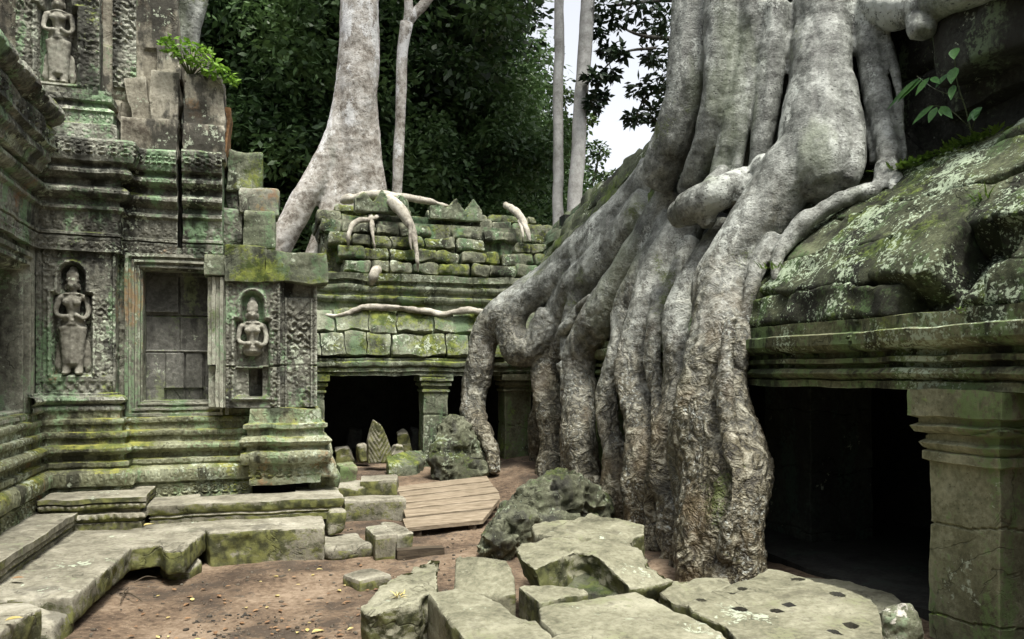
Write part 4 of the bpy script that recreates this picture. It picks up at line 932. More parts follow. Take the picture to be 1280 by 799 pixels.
for part, R_ in lines: R_[:, :3] = sway(R_[:, :3])
V, Q, T, N = remesh(m, .019, 3, .5)
best = np.full(len(V), 1e9); own = np.zeros(len(V), int)
for part, R in lines:
    for a in range(0, len(V), 40000):
        v = V[a:a+40000]; d = np.full(len(v), 1e9)
        for j in range(0, len(R), 1):
            d = np.minimum(d, np.linalg.norm(v - R[j, :3], axis=1) - R[j, 3])
        b = d < best[a:a+40000]; best[a:a+40000][b] = d[b]; own[a:a+40000][b] = part
low = np.clip((3.6 - V[:, 2]) / 1.6, 0, 1)
lump = .03 * fbm(V * 2.2, 201, 3) + low * (.034 * np.abs(fbm(V * np.array([9, 9, 4]), 203, 3)) - .03 * np.abs(fbm(V * np.array([4.5, 4.5, 2.2]), 207, 2)) + .011 * fbm(V * np.array([15, 15, 22]), 204, 2)) + .03 * fbm(V * np.array([5.5, 5.5, .8]), 206, 3) + (1 - low) * .004 * fbm(V * np.array([6, 6, 18]), 205, 2)
V = V + N * lump[:, None]
def split_skin(V, Q, T, own, parts, mat, parent, names):
    """cut one skin into its parts along the creases, keeping the common shading normals"""
    me = mesh_of('tmp', V, Q, T); N = np.empty(len(V) * 3, np.float32); me.vertices.foreach_get('normal', N); N = N.reshape(-1, 3); bpy.data.meshes.remove(me)
    for p in parts:
        fq = Q[own[Q[:, 0]] == p]; ft = T[own[T[:, 0]] == p]
        ids = np.unique(np.concatenate([fq.ravel(), ft.ravel()]))
        if len(ids) < 12: continue
        mp = np.zeros(len(V), np.int64); mp[ids] = np.arange(len(ids))
        o = build(names(p), (V[ids], mp[fq], mp[ft]), mat, parent, angle=None)
        if len(o.data.vertices) == len(ids): o.data.normals_split_custom_set_from_vertices([tuple(x) for x in N[ids]])
own[own == 1] = 0
split_skin(V, Q, T, own, [0] + list(range(2, n_)), B_FIG, fig, lambda p: 'trunk' if p == 0 else 'root')
m = MB(); tube(m, [(*PY(a, b, Y), r * 12.9 / F) for a, b, Y, r in [(396, 392, 12.98, 2.2), (418, 395, 12.95, 2.6), (436, 391, 12.95, 3), (452, 384, 12.95, 3.6), (470, 384, 12.95, 4.4), (500, 386, 12.95, 3.6), (530, 389, 12.95, 4.4), (556, 392, 12.95, 3.8), (585, 388, 12.9, 4.6), (608, 390, 12.85, 4), (645, 386, 12.6, 5)]], 12, .03, .3, 5)
m.rough(.03, 7, 210, 3); build('root', m, B_ROOT, fig, label='long pale root lying along the ledge of the rear gallery', angle=None)

# ------------------------------------------------------------------ tall trees behind the rear gallery
def leaf_cloud(m, centres, radii, n, size, seed, droop=.5, flat=.75):
    r = np.random.default_rng(seed); cs = np.repeat(np.array(centres, float), n, 0); rs = np.repeat(np.array(radii, float), n)
    d = r.normal(size=(len(cs), 3)); d /= np.linalg.norm(d, axis=1, keepdims=True); rad = r.random(len(cs)) ** .45
    P = cs + d * (rad * rs)[:, None] * np.array([1, 1, flat])
    ax = r.normal(size=(len(cs), 3)) + d * .8; ax[:, 2] = ax[:, 2] * .5 - droop; ax /= np.linalg.norm(ax, axis=1, keepdims=True)
    nm = r.normal(size=(len(cs), 3)) * .8 + np.array([0, 0, 1.0]); sd = np.cross(ax, nm); sd /= np.linalg.norm(sd, axis=1, keepdims=True)
    L = size * r.uniform(.6, 1.3, len(cs))[:, None]
    V = np.stack([P, P + ax * L * .45 + sd * L * .24, P + ax * L, P + ax * L * .45 - sd * L * .24], 1)
    m.add(V.reshape(-1, 3), np.arange(len(cs) * 4).reshape(-1, 4)); return m
def crown_centres(c, rx, ry, rz, n, seed):
    r = np.random.default_rng(seed); out = []
    while len(out) < n:
        p = r.uniform(-1, 1, 3); q = np.linalg.norm(p)
        if q > 1 or r.random() > .35 + .65 * q: continue
        out.append(np.array(c) + p * np.array([rx, ry, rz]))
    return np.array(out)
def ptY(Y, pts): return [(*PY(a, b, Y), r * (Y / _ray(a, 0)[1]) / F) for a, b, r in pts]
tt = thing('tall_tree', (*PY(440, 262, 14.9)[:2], 3.0), 'massive pale barked tree with flaring buttress standing behind the rear gallery roof', 'tree')
m = MB()
for pts in ([(456, -700, 20), (452, -200, 22), (450, 0, 23), (449, 80, 25), (446, 140, 24), (444, 200, 19), (442, 300, 15)],
            [(432, 50, 7), (427, 110, 10), (418, 165, 13), (402, 212, 15), (380, 250, 16), (358, 288, 16), (338, 325, 16)],
            [(438, 110, 12), (431, 180, 13), (421, 235, 15), (410, 290, 18), (398, 340, 20)],
            [(462, 120, 10), (465, 180, 12), (470, 215, 12), (477, 245, 10), (484, 280, 9)], [(456, 90, 14), (458, 150, 16), (460, 210, 17), (464, 290, 16)]): tube(m, ptY(14.9, pts), 16, .08, .05, 3)
V, Q, T, N = remesh(m, .035, 4); V = V + N * (.06 * fbm(V * np.array([1.8, 1.8, .9]), 220, 3) + .012 * fbm(V * np.array([5, 5, 9]), 221, 3))[:, None]
build('trunk', (V, Q, T), B_PALE, tt, angle=None)
for i, pts in enumerate([[(452, 246, 14.3, 7), (480, 249, 13.75, 7), (494, 256, 13.42, 7.5), (506, 270, 13.27, 6.5), (515, 288, 13.18, 5), (519, 308, 13.08, 3.4), (522, 326, 13.0, 2.2), (523, 340, 13.06, .8)], [(508, 272, 13.24, 4), (513, 284, 13.14, 3.2), (512, 300, 13.1, 2), (515, 314, 13.08, .7)],
                         [(476, 270, 13.7, 3), (462, 274, 13.3, 3.4), (448, 276, 13.2, 3.6), (439, 283, 13.13, 3.4), (435, 298, 13.06, 2.4), (436, 308, 13.12, .8)], [(463, 270, 13.6, 3), (465, 280, 13.22, 3), (466, 294, 13.12, 2.4), (468, 306, 13.05, 1.4), (469, 312, 13.1, .6)],
                         [(632, 256, 13.9, 4), (645, 265, 13.42, 5), (654, 278, 13.26, 4.4), (660, 292, 13.16, 3.2), (663, 302, 13.12, 1)], [(650, 276, 13.3, 3), (653, 288, 13.2, 2.2), (654, 298, 13.15, .8)], [(478, 326, 13.7, 4), (472, 336, 13.2, 6), (467, 345, 13.02, 6.5), (464, 355, 13.1, 3), (462, 362, 13.2, 1)],
                         [(430, 250, 14.4, 6), (470, 244, 13.75, 5.5), (505, 247, 13.62, 5), (535, 252, 13.58, 4), (560, 258, 13.7, 2)]]):
    m = MB(); tube(m, [(*PY(a, b, Y), r * 13.2 / F) for a, b, Y, r in pts], 12, .03, .2, i); m.rough(.02, 8, 230 + i, 3); build('root', m, B_ROOT, tt, angle=None)
def tall(name, label, Y, runs, mat, crown, seed, gz=0.0, step=.15):
    a = runs[0][0]; base = PY(a[0], a[1], Y); t = thing(name, (base[0], base[1], gz), label, 'tree')
    m = MB()
    for pts in runs: tube(m, ptY(Y, pts), 12, step, .05, seed)
    m.rough(.03, 1.5, seed); build('trunk', m, mat, t, angle=None)
    cc = PY(*crown[:2], Y); m = MB(); leaf_cloud(m, crown_centres(cc, crown[2], crown[2], crown[3], 60, seed), [1.0] * 60, 90, .32, seed)
    build('crown', m, L_FOREST, t, angle=None, smooth=False); return t
tall('thin_tree', 'slender pale tree forking near the top beside the massive buttressed trunk', 15.4, [[(495, 300, 7), (497, 235, 6.5), (499, 180, 6.5), (501, 120, 6.5), (504, 60, 7), (508, 28, 8)], [(507, 32, 6), (511, 10, 5.5), (508, -40, 5), (500, -200, 4)], [(508, 30, 6), (520, 14, 6), (538, -4, 6), (570, -60, 5), (600, -200, 4)]], B_PALE, (545, -420, 3.5, 2.5), 41, 3)
tall('thin_tree', 'narrower of two straight grey trunks in front of the forest', 17.5, [[(696, 330, 7), (697, 250, 6.5), (698, 130, 6.5), (699, 0, 6), (701, -260, 5)]], B_THIN, (705, -400, 4, 3), 42)
tall('thin_tree', 'thicker straight grey trunk leaning slightly right against the white sky', 17, [[(716, 320, 10), (719, 250, 9.5), (726, 130, 9), (735, 0, 9), (748, -260, 8)]], B_THIN, (760, -420, 4, 3), 43)
t = thing('clinging_tree', (*PY(235, 70, 10.6)[:2], 4.4), 'grey ribbed trunk rising from the top of the shrine behind the bright bush', 'tree')
m = MB()
for pts in ([(246, -300, 22), (243, -80, 20), (236, 0, 15), (230, 30, 10), (224, 75, 8)], [(256, -60, 10), (250, 0, 10), (243, 35, 8), (240, 80, 7)], [(222, -40, 9), (218, 20, 6), (214, 70, 5)]): tube(m, ptY(10.7, pts), 14, .05, .08, 6)
V, Q, T, N = remesh(m, .02, 3); V = V + N * (.012 * fbm(V * np.array([9, 9, 3]), 222, 3))[:, None]; build('trunk', (V, Q, T), B_FIG, t, angle=None)

# ------------------------------------------------------------------ the forest behind
protos = []
for kd, (rx, rz, zc, n, per, ls, mat) in enumerate([(4.2, 7.5, 12.5, 120, 300, .25, L_FOREST), (3.6, 5.5, 8.0, 100, 280, .23, L_MID), (3.0, 3.2, 3.2, 60, 280, .2, L_LIGHT)]):
    m = MB(); cs = crown_centres((0, 0, zc), rx, rx, rz, n, 300 + kd); leaf_cloud(m, cs, np.random.default_rng(kd).uniform(.7, 1.5, n), per, ls, 310 + kd)
    tr = MB(); tube(tr, [(0, 0, -.3, .32), (.1, .05, zc * .4, .24), (.25, -.1, zc, .15), (.1, .1, zc + rz * .6, .05)], 10, .4, .05, 2)
    for j in range(7):
        c = cs[j * 7]; tube(tr, [(.15, 0, zc * .35 + j * .5, .12), (*(c * np.array([.5, .5, .9])), .08), (*c, .03)], 7, .4, .05, j)
    protos.append((m, tr, mat))
protos.append((protos[0][0], protos[0][1], L_MID))
labels = ['tall dark leafy tree in the dense forest behind the temple', 'middling dark tree filling the forest between the taller ones', 'paler green bushy tree low at the forest edge', 'tall mid green leafy tree among the darker forest crowns']
made = {}
def forest_tree(kd, x, y, rot, sc):
    loc = (x, y, 0)
    if kd not in made:
        t = thing('forest_tree', (0, 0, 0), labels[kd], 'tree', 'forest trees behind the temple')
        c = build('crown', protos[kd][0], protos[kd][2], t, angle=None, smooth=False); k = build('trunk', protos[kd][1], B_DARK, t, angle=None)
        made[kd] = (t, [c, k])
    else:
        s, ch = made[kd]; t = s.copy(); COL.objects.link(t)
        for c in ch: d = c.copy(); COL.objects.link(d); d.parent = t
    t.location = loc; t.rotation_euler = (0, 0, rot); t.scale = (sc, sc, sc)
fr_ = np.random.default_rng(21)
for (y, xs) in [(27, [-9, -4.5, -.5, 2.6, 5.0]), (33, [-12, -6.5, -1.5, 2.5, 6.4]), (40, [-14, -8, -3, 1.5, 5.5, 9.6]), (47, [-16, -9, -3, 3, 8, 11.6])]:
    for q_, x in enumerate(xs): forest_tree(3 if (x > -1 and (q_ + int(y)) % 2) else 0, x + fr_.uniform(-.6, .6), y + fr_.uniform(-1.5, 1.5), fr_.uniform(0, 6.3), fr_.uniform(.95, 1.3))
for (y, xs) in [(25.5, [-6, -2.5, 1.2, 4.4, 6.6]), (30, [-8, -3, 2, 5.5, 8.4]), (37, [-4, 2, 8, 11])]:
    for x in xs: forest_tree(1, x + fr_.uniform(-.6, .6), y + fr_.uniform(-1, 1), fr_.uniform(0, 6.3), fr_.uniform(.85, 1.15))
for (x, y, s) in [(8.4, 24.5, .9), (10.6, 27, 1.0), (12.6, 30, 1.0), (15, 34, 1.1), (6.2, 23.5, .8), (3.2, 23, .8), (13.6, 26, .8)]: forest_tree(2, x, y, fr_.uniform(0, 6.3), s)
m = MB(); r_ = np.random.default_rng(77); cs = np.stack([r_.uniform(-38, 15, 300), r_.uniform(52, 60, 300), r_.uniform(0, 30, 300)], -1); leaf_cloud(m, cs, [2.2] * 300, 150, .55, 78)
build('distant_wood', m, L_FOREST, None, 'dark mass of forest far behind the temple', 'wood', None, 'stuff', angle=None, smooth=False)
m = MB(); cs = []  # unseen ring of leaves, added to cut low sky light and darken the openings
for i in range(520):
    a = r_.uniform(-.25, 1.25) * math.pi; q = r_.uniform(13, 19); h = r_.uniform(.5, 14)
    cs.append((1.0 - q * math.cos(a), 4.0 - q * math.sin(a) * .85, h))
leaf_cloud(m, cs, [2.0] * len(cs), 95, .6, 79)
build('sky_blocking_wood', m, L_FOREST, None, 'unseen forest mass added behind the viewer to block low sky light', 'wood', None, 'stuff', angle=None, smooth=False)
t = thing('forest_edge_tree', (*PY(722, 465, 31)[:2], 0), 'lighter feathery tree showing between the straight grey trunks and the sloping roof', 'tree')
m = MB(); cen = [(690, 150, 24), (702, 190, 24), (716, 165, 20), (728, 205, 24), (748, 188, 16), (742, 232, 24), (718, 240, 26), (760, 222, 14), (690, 230, 26), (706, 120, 14), (738, 150, 10), (770, 245, 16), (700, 270, 30), (740, 280, 30)]
leaf_cloud(m, [PY(a, b, 31 + fr_.uniform(-1, 1)) for a, b, r in cen], [r * .033 for a, b, r in cen], 170, .24, 15, .4)
build('crown', m, L_LIGHT, t, angle=None, smooth=False)
m = MB(); tube(m, ptY(31, [(724, 480, 5), (722, 300, 4), (716, 200, 2.5), (706, 130, 1)]), 8, .3)
for e in [[(721, 280, 3), (740, 230, 2), (750, 190, 1)], [(720, 300, 3), (696, 240, 2), (690, 160, 1)]]: tube(m, ptY(31, e), 7, .3)
build('trunk', m, B_DARK, t, angle=None)
# the branch of leaves hanging beside the fig
t = thing('overhanging_tree', PY(905, 330, 17.5), 'leafy branches hanging against the white sky left of the fig trunk', 'tree')
m = MB(); cen = [(752, 8, 1), (770, 24, .8), (800, 4, 1), (826, 16, 1.1), (845, 40, 1.1), (812, 40, .8), (838, 78, 1), (815, 70, .7), (822, 104, .9), (800, 112, .7), (836, 122, .9), (812, 140, .7), (792, 148, .55), (830, 150, .7), (758, 62, .5), (774, 66, .5), (762, 92, .45), (742, 96, .5), (752, 120, .4), (744, 40, .6), (846, 100, 1), (856, 60, 1.2), (740, 130, .5)]
leaf_cloud(m, [PY(a, b, 17.5 + fr_.uniform(-1, 1)) for a, b, r in cen], [r * .45 for a, b, r in cen], 105, .20, 5, .45, .7)
leaf_cloud(m, crown_centres(PY(880, -120, 18.5), 3, 2, 2, 50, 9), [.8] * 50, 80, .24, 6)
build('crown', m, L_FOREST, t, angle=None, smooth=False)
m = MB()
tube(m, ptY(18.2, [(905, 340, 12), (900, 100, 11), (893, -60, 9), (890, -200, 6)]), 10, .2)
for e in [[(898, 60, 5), (850, 50, 3.5), (800, 44, 2), (770, 30, 1)], [(899, 120, 5), (850, 110, 3), (810, 120, 1.5), (795, 145, .8)], [(896, 0, 5), (830, 0, 3), (760, 8, 1.5)], [(820, 60, 2), (780, 66, 1.4), (745, 95, .8)]]: tube(m, ptY(17.7, e), 8, .12, .05, 3)
build('trunk', m, B_DARK, t, angle=None)

# ------------------------------------------------------------------ fallen slabs in the foreground
FG = 'fallen slabs heaped at the foot of the fig'
def S(pts, z): return [(a, b, (c[0] if (c := e) else z)) for a, b, *e in pts] if len(pts[0]) > 2 else [(a, b, z) for a, b in pts]
slab('stone_slab', [(906, 782, .30), (866, 765, .31), (861, 757, .31), (880, 743, .32), (922, 727, .33), (961, 711, .34), (980, 714, .34), (1035, 730, .35), (1091, 746, .35), (1099, 756, .34), (1102, 775, .32), (1106, 812, .3), (1110, 845, .3), (960, 845, .28)], .24, S_SLAB,
     'large flat slab pitted with small holes before the dark right opening', s=301, amp=.022, vox=.014, group=FG)
pit = bpy.data.objects[-1] if False else [o for o in COL.objects if o.get('label', '').startswith('large flat slab pitted')][0]
co = np.empty(len(pit.data.vertices) * 3, np.float32); pit.data.vertices.foreach_get('co', co); co = co.reshape(-1, 3)
PITV = set()
S_PIT = stone('shade_dark_holes', (.012, .011, .008), (.025, .024, .016), (.05, .05, .03), wear=0, lichen_t=.9, moss_t=.7, green_t=.8)  # shade of the deep holes put into the colour of their faces
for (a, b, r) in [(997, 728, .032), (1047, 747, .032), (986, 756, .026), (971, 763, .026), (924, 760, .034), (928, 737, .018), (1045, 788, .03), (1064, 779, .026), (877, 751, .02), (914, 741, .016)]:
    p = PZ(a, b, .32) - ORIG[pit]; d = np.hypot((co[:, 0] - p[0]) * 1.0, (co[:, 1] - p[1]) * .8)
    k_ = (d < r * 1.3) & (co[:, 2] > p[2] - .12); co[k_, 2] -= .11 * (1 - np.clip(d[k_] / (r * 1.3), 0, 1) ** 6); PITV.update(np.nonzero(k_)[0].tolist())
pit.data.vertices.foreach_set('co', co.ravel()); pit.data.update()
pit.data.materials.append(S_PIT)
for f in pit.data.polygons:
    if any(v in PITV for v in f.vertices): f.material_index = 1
slab('stone_slab', [(985, 717, .2), (1060, 725, .2), (1118, 742, .2), (1150, 768, .18), (1120, 775, .18), (1040, 745, .2)], .2, S_SLAB, 'dim slab lying in shade just inside the right opening', s=302, group=FG)
slab('stone_slab', [(674, 760, .37), (690, 753, .38), (740, 747, .38), (770, 743, .38), (796, 741, .38), (811, 747, .38), (850, 765, .37), (905, 792, .36), (950, 840, .34), (740, 850, .34), (712, 800, .36), (690, 789, .36), (676, 776, .37)], .26, S_SLAB,
     'broad pale smooth slab at the bottom middle of the heap', s=303, amp=.018, group=FG)
slab('stone_slab', [(646, 731, .36), (690, 729, .37), (733, 735, .36), (736, 741, .35), (706, 746, .34), (676, 754, .34)], .24, S_SLAB, 'small wedge shaped stone between the broad pale slab and the overhanging slab', s=304, amp=.015, group=FG, vox=.02)
slab('stone_slab', [(535, 741, .42), (577, 737, .42), (602, 744, .42), (627, 753, .41), (648, 769, .40), (671, 775, .40), (690, 792, .39), (705, 850, .38), (625, 850, .38), (580, 800, .40)], .46, S_SLAB,
     'thick square block with a mossy dark left side at the bottom of the heap', 'stone block', s=305, amp=.02, group=FG, vox=.018)
slab('stone_slab', [(546, 697, .40), (549, 737, .40), (531, 743, .40), (524, 750, .41), (498, 757, .40), (480, 765, .36), (459, 770, .32), (451, 762, .32), (464, 745, .36), (474, 735, .36), (493, 720, .40), (521, 702, .40)], .42, S_SLAB,
     'cracked pale boulder slab at the left end of the heap', 'stone block', s=306, amp=.07, group=FG, vox=.018)
slab('stone_slab', [(570, 695, .36), (602, 695, .37), (634, 699, .37), (643, 719, .30), (645, 742, .21), (624, 746, .19), (567, 738, .20)], .2, S_SLAB, 'plain tilted slab leaning towards the viewer behind the thick square block', s=307, amp=.012, group=FG, vox=.018)
slab('stone_slab', [(640, 681, .50), (671, 675, .52), (712, 666, .53), (752, 663, .54), (787, 666, .54), (796, 679, .52), (806, 690, .48), (822, 708, .42), (844, 726, .34), (815, 733, .35), (790, 737, .36), (771, 718, .42), (745, 694, .50), (721, 687, .52), (698, 698, .50), (665, 711, .46), (650, 698, .48)], .24, S_SLAB,
     'big arched slab overhanging a dark hollow beside the fig roots', s=308, amp=.045, group=FG, vox=.018, spread=-.16)
slab('stone_slab', [(690, 704, .40), (740, 690, .44), (800, 708, .40), (812, 730, .3), (770, 745, .26), (700, 735, .26)], .3, S_ROCK, 'dark mossy stone filling the hollow under the arched slab', 'rock', s=309, amp=.05, group=FG)
slab('stone_slab', [(664, 655, .56), (690, 650, .56), (718, 648, .57), (737, 639, .58), (770, 646, .57), (805, 656, .55), (806, 668, .53), (775, 674, .52), (700, 672, .52), (668, 668, .52)], .34, S_SLAB, 'level slab topmost in the heap against the roots', s=310, amp=.025, group=FG)
slab('stone_slab', [(820, 736, .30), (838, 726, .32), (880, 721, .33), (912, 722, .32), (914, 731, .31), (882, 745, .29), (862, 758, .27), (838, 752, .26)], .32, S_SLAB, 'rounded stone wedged against the thick root base', s=311, amp=.03, group=FG)
slab('stone_slab', [(682, 795, .40), (712, 787, .41), (742, 792, .40), (748, 830, .38), (690, 830, .38)], .2, S_SLAB, 'small stone tip at the very bottom edge between the two pale slabs', s=312, amp=.02, group=FG)
slab('stone_slab', [(640, 790, .34), (652, 785, .36), (668, 792, .34), (660, 815, .3), (642, 815, .3)], .2, S_ROCK, 'little green mossy stone at the bottom edge beside the thick block', 'rock', s=313, amp=.03, vox=.02, group=FG)
def lump(name, balls, mat, label, cat='rock', vox=.03, amp=.05, sc=4, s=0, group=None):
    m = MB()
    for c, r in balls: ball(m, c, r, 10)
    V, Q, T = rockskin(m, vox, 2, amp, sc, s, 0, amp * .25); return build(name, (V, Q, T), mat, None, label, cat, group)
p = PT(1124, 784, 5.25)
lump('rock', [(p, (.15, .15, .14)), (p + [.0, .02, -.15], (.18, .18, .2)), (p + [-.09, -.02, .07], (.07, .07, .07)), (p + [.02, -.03, .08], (.07, .07, .07))], stone('spotted_rock', (.05, .05, .035), (.13, .14, .09), (.3, .3, .24), lichen=(.6, .58, .52), lichen_t=.5, lichen_s=12, moss_t=.6, rust=(.42, .24, .18), bump=1), 'round knobbly rock with pale and pinkish lichen at the lower right', vox=.018, amp=.03, sc=9, s=21)
B = lambda a, b, t, r: (PT(a, b, t), r)
lump('boulder', [B(700, 625, 9.1, (.40, .35, .36)), B(672, 640, 8.9, (.34, .35, .36)), B(648, 662, 8.5, (.26, .3, .30)), B(622, 682, 8.2, (.20, .25, .22)), B(604, 690, 8.1, (.10, .15, .12)), B(720, 640, 9.3, (.4, .4, .4)), B(690, 672, 8.6, (.4, .3, .3))], S_ROCK,
     'dark moss covered boulder of knobbly stone between boardwalk and roots', 'boulder', .022, .13, 3.0, 22)
RG = 'rubble before the dark doorway of the rear gallery'
lump('rock', [B(570, 553, 12.1, (.33, .3, .40)), B(552, 566, 12.0, (.22, .25, .28)), B(590, 570, 12.2, (.18, .25, .28)), B(560, 578, 11.9, (.34, .3, .18)), B(566, 592, 11.9, (.42, .32, .24)), B(586, 590, 12.0, (.3, .3, .2))], S_ROCK, 'bulky green black rock beside the rear gallery pillar', 'rock', .022, .13, 2.6, 23, RG)
slab('stone_block', [(483, 571, .62), (512, 562, .66), (530, 562, .62), (541, 568, .52), (520, 582, .48), (486, 583, .5)], .26, S_BACK, 'low wedge shaped block lying before the rear gallery pillar', s=320, amp=.03, group=RG)
# leaning carved stele
m = MB(); c = PT(474, 552, 12.35); pts = [(-.17, -.34), (.20, -.34), (.19, -.12), (.12, .08), (.03, .26), (-.08, .34), (-.13, .2), (-.17, .0)]
bm = bmesh.new(); a_ = [bm.verts.new(c + np.array([x, .06 * 0, z])) for x, z in pts]; b_ = [bm.verts.new(c + np.array([x, .16, z])) for x, z in pts]
bm.faces.new(a_); bm.faces.new(b_[::-1])
for i in range(len(pts)): bm.faces.new((a_[i], b_[i], b_[(i+1) % len(pts)], a_[(i+1) % len(pts)]))
bmesh.ops.recalc_face_normals(bm, faces=bm.faces); bmesh.ops.triangulate(bm, faces=bm.faces); bm.verts.index_update()
m.add([v.co[:] for v in bm.verts], T=[[v.index for v in f.verts] for f in bm.faces]); bm.free()
V, Q, T, N = remesh(m, .016, 2); q_ = np.abs(V[:, 0] - c[0] + .03 * (V[:, 2] - c[2])) * 1.5 - (V[:, 2] - c[2]) * .8 + .03 * fbm(V * 9, 77, 2)
V = V + N * (.007 * np.sin(q_ * 75) * (np.abs(N[:, 1]) > .7) + .015 * fbm(V * 5, 24, 3))[:, None]
build('carved_stele', (V, Q, T), S_LEDGE, None, 'pointed leaf shaped carved stone leaning upright in the rear doorway', 'stele', RG)
for (a, b, c_, d, Y, s, lab, mat) in [(418, 445, 560, 600, 13.3, 1, 'shaded squat block at the left end inside the rear doorway', S_LEDGE), (432, 452, 536, 562, 14.0, 2, 'dim upright block deep inside the rear doorway on the left', S_DARK), (498, 514, 540, 572, 13.2, 3, 'shaded upright stone right of the pointed carved stone', S_LEDGE),
                                  (512, 526, 534, 566, 13.4, 4, 'dim slanting stone nearest the inner side of the rear gallery pillar', S_DARK), (448, 464, 556, 578, 13.0, 5, 'small shaded stone left of the pointed carved stone', S_LEDGE), (492, 506, 556, 574, 12.7, 6, 'small pale stone at the right foot of the pointed carved stone', S_LEDGE)]:
    m = MB(); fpx(m, a, b, c_, d, Y, .3, s=400 + s, r=.05, amp=.06, R=roty((-1) ** s * .16), taper=(.75, .8)); build('stone_block', m, mat, None, lab, 'stone block', RG)

# blocks by the end of the terrace
BG = 'squared blocks scattered between terrace and boardwalk'
def bpx(label, p0, p1, py, ytop, z, dep, mat=S_LEDGE, s=0, amp=.025, r=.03, seg=.04, tilt=0.0, taper=None, cat='stone block', name='stone_block', group=BG):
    a = PZ(p0, py[0], z); b = PZ(p1, py[1], z); u = b - a; L = np.hypot(u[0], u[1]); ang = math.atan2(u[1], u[0])
    t = (z - H) / ((HY - (py[0] + py[1]) / 2) / F); h = ((py[0] + py[1]) / 2 - ytop) * t / F
    n = np.array([-math.sin(ang), math.cos(ang), 0]); c = (a + b) / 2 + n * dep / 2 + np.array([0, 0, h / 2 - .03])
    m = MB(); rblock(m, c, (L, dep, h + .06), rotz(ang) @ rotx(tilt), r, seg, amp, 3.2, s, taper); return build(name, m, mat, None, label, cat, group)
bpx('long squared block nearest the boardwalk in front of two smaller blocks', 430, 508, (652, 648), 625, .09, .42, s=501)
bpx('pale square topped block behind the long squared block', 449, 497, (622, 621), 600, .24, .55, s=502)
bpx('low rounded pale block left behind the long squared block', 417, 459, (626, 625), 608, .22, .5, s=503, amp=.04, r=.05)
bpx('upright pinkish block farthest back by the rear gallery corner', 424, 447, (603, 602), 583, .33, .5, mat=S_PILLAR, s=504, amp=.03)
bpx('narrow tilted block standing end on beside the low flat block', 468, 497, (697, 695), 672, .02, .8, s=505, tilt=-.04)
bpx('small broken block leaning on the narrow tilted block', 495, 517, (689, 687), 668, .03, .7, s=506, amp=.04)
bpx('low flat worn block against the end of the terrace ledge', 410, 470, (698, 692), 683, .02, .75, s=507, amp=.04, r=.05)
bpx('flat dark slab half sunk in the dirt near the heap', 449, 492, (738, 730), 722, .01, .35, s=508, mat=S_LEDGE, amp=.03)
bpx('rough dark rounded stone under the end of the long step', 408, 433, (662, 660), 637, .2, .3, s=509, amp=.06, r=.05, taper=(.9, .8))
bpx('lumpy worn stone under the corner base of the shrine', 386, 428, (612, 610), 588, .52, .4, s=510, mat=S_BASE, amp=.07, r=.08)
m = MB(); fpx(m, 386, 422, 553, 600, 9.42, .5, s=511, amp=.08, r=.08, taper=(.7, .8)); build('stone_block', m, S_BASE, None, 'broken moulded lump hanging at the outer corner of the shrine base', 'stone block', BG)
bpx('short dark timber beam lying on the dirt by the broken block', 497, 556, (696, 692), 686, .02, .14, s=512, mat=M_BEAM, amp=.01, r=.012, cat='timber beam', name='timber_beam', group=None)

# ------------------------------------------------------------------ boardwalk
walk = thing('wooden_boardwalk', (*PZ(560, 630, .1)[:2], .1), 'worn plank boardwalk crossing the dirt before the rear gallery', 'boardwalk')
A0, A1, B0, B1, Bm = PZ(493, 608, .33), PZ(511, 660, .12), PZ(607, 594, .37), PZ(603, 650, .13), PZ(627, 621, .27)
fe = [0, .16, .30, .46, .60, .78, 1.0]
def right_edge(t): return B0 + (Bm - B0) * (t / .55) if t < .55 else Bm + (B1 - Bm) * ((t - .55) / .45)
for i in range(6):
    g = .022; t0, t1 = fe[i] + g / 2, fe[i+1] - g / 2
    a, b, c, d = A0 + (A1 - A0) * t0, A0 + (A1 - A0) * t1, right_edge(t1), right_edge(t0)
    e = random.uniform(-.04, .04); u = (c - b) / np.linalg.norm(c - b); a = a + u * e; b = b + u * e
    dz = random.uniform(-.006, .01); m = MB(); n = 24; kk = []
    for s in range(n + 1):
        f = s / n; lo = b + (c - b) * f; hi = a + (d - a) * f; kk.append([lo - [0, 0, .05 - dz], lo + [0, 0, dz - .004], lo + (hi - lo) * .04 + [0, 0, dz], lo + (hi - lo) * .5 + [0, 0, dz], lo + (hi - lo) * .96 + [0, 0, dz], hi + [0, 0, dz - .004], hi - [0, 0, .05 - dz]])
    kk = np.array(kk); m.grid(kk); m.grid(np.stack([kk[0][[0, 1, 3]], kk[0][[6, 5, 3]]], 0)); m.grid(np.stack([kk[-1][[0, 1, 3]], kk[-1][[6, 5, 3]]], 0))
    m.rough(.007, 3, 600 + i, 2); build('plank', m, M_PLANK, walk, angle=35)
for f in (.12, .86):
    a, b = A0 + (B0 - A0) * f, A1 + (B1 - A1) * f; d = (b - a) / np.linalg.norm(b - a)
    m = MB(); rblock(m, (a + b) / 2 - [0, 0, .11], (np.linalg.norm(b - a) - .1, .1, .11), np.stack([d, np.cross([0, 0, 1.0], d) / np.linalg.norm(np.cross([0, 0, 1.0], d)), np.cross(d, np.cross([0, 0, 1.0], d) / np.linalg.norm(np.cross([0, 0, 1.0], d)))], 1), .01, .08, .006, 4, 9); build('joist', m, M_BEAM, walk)

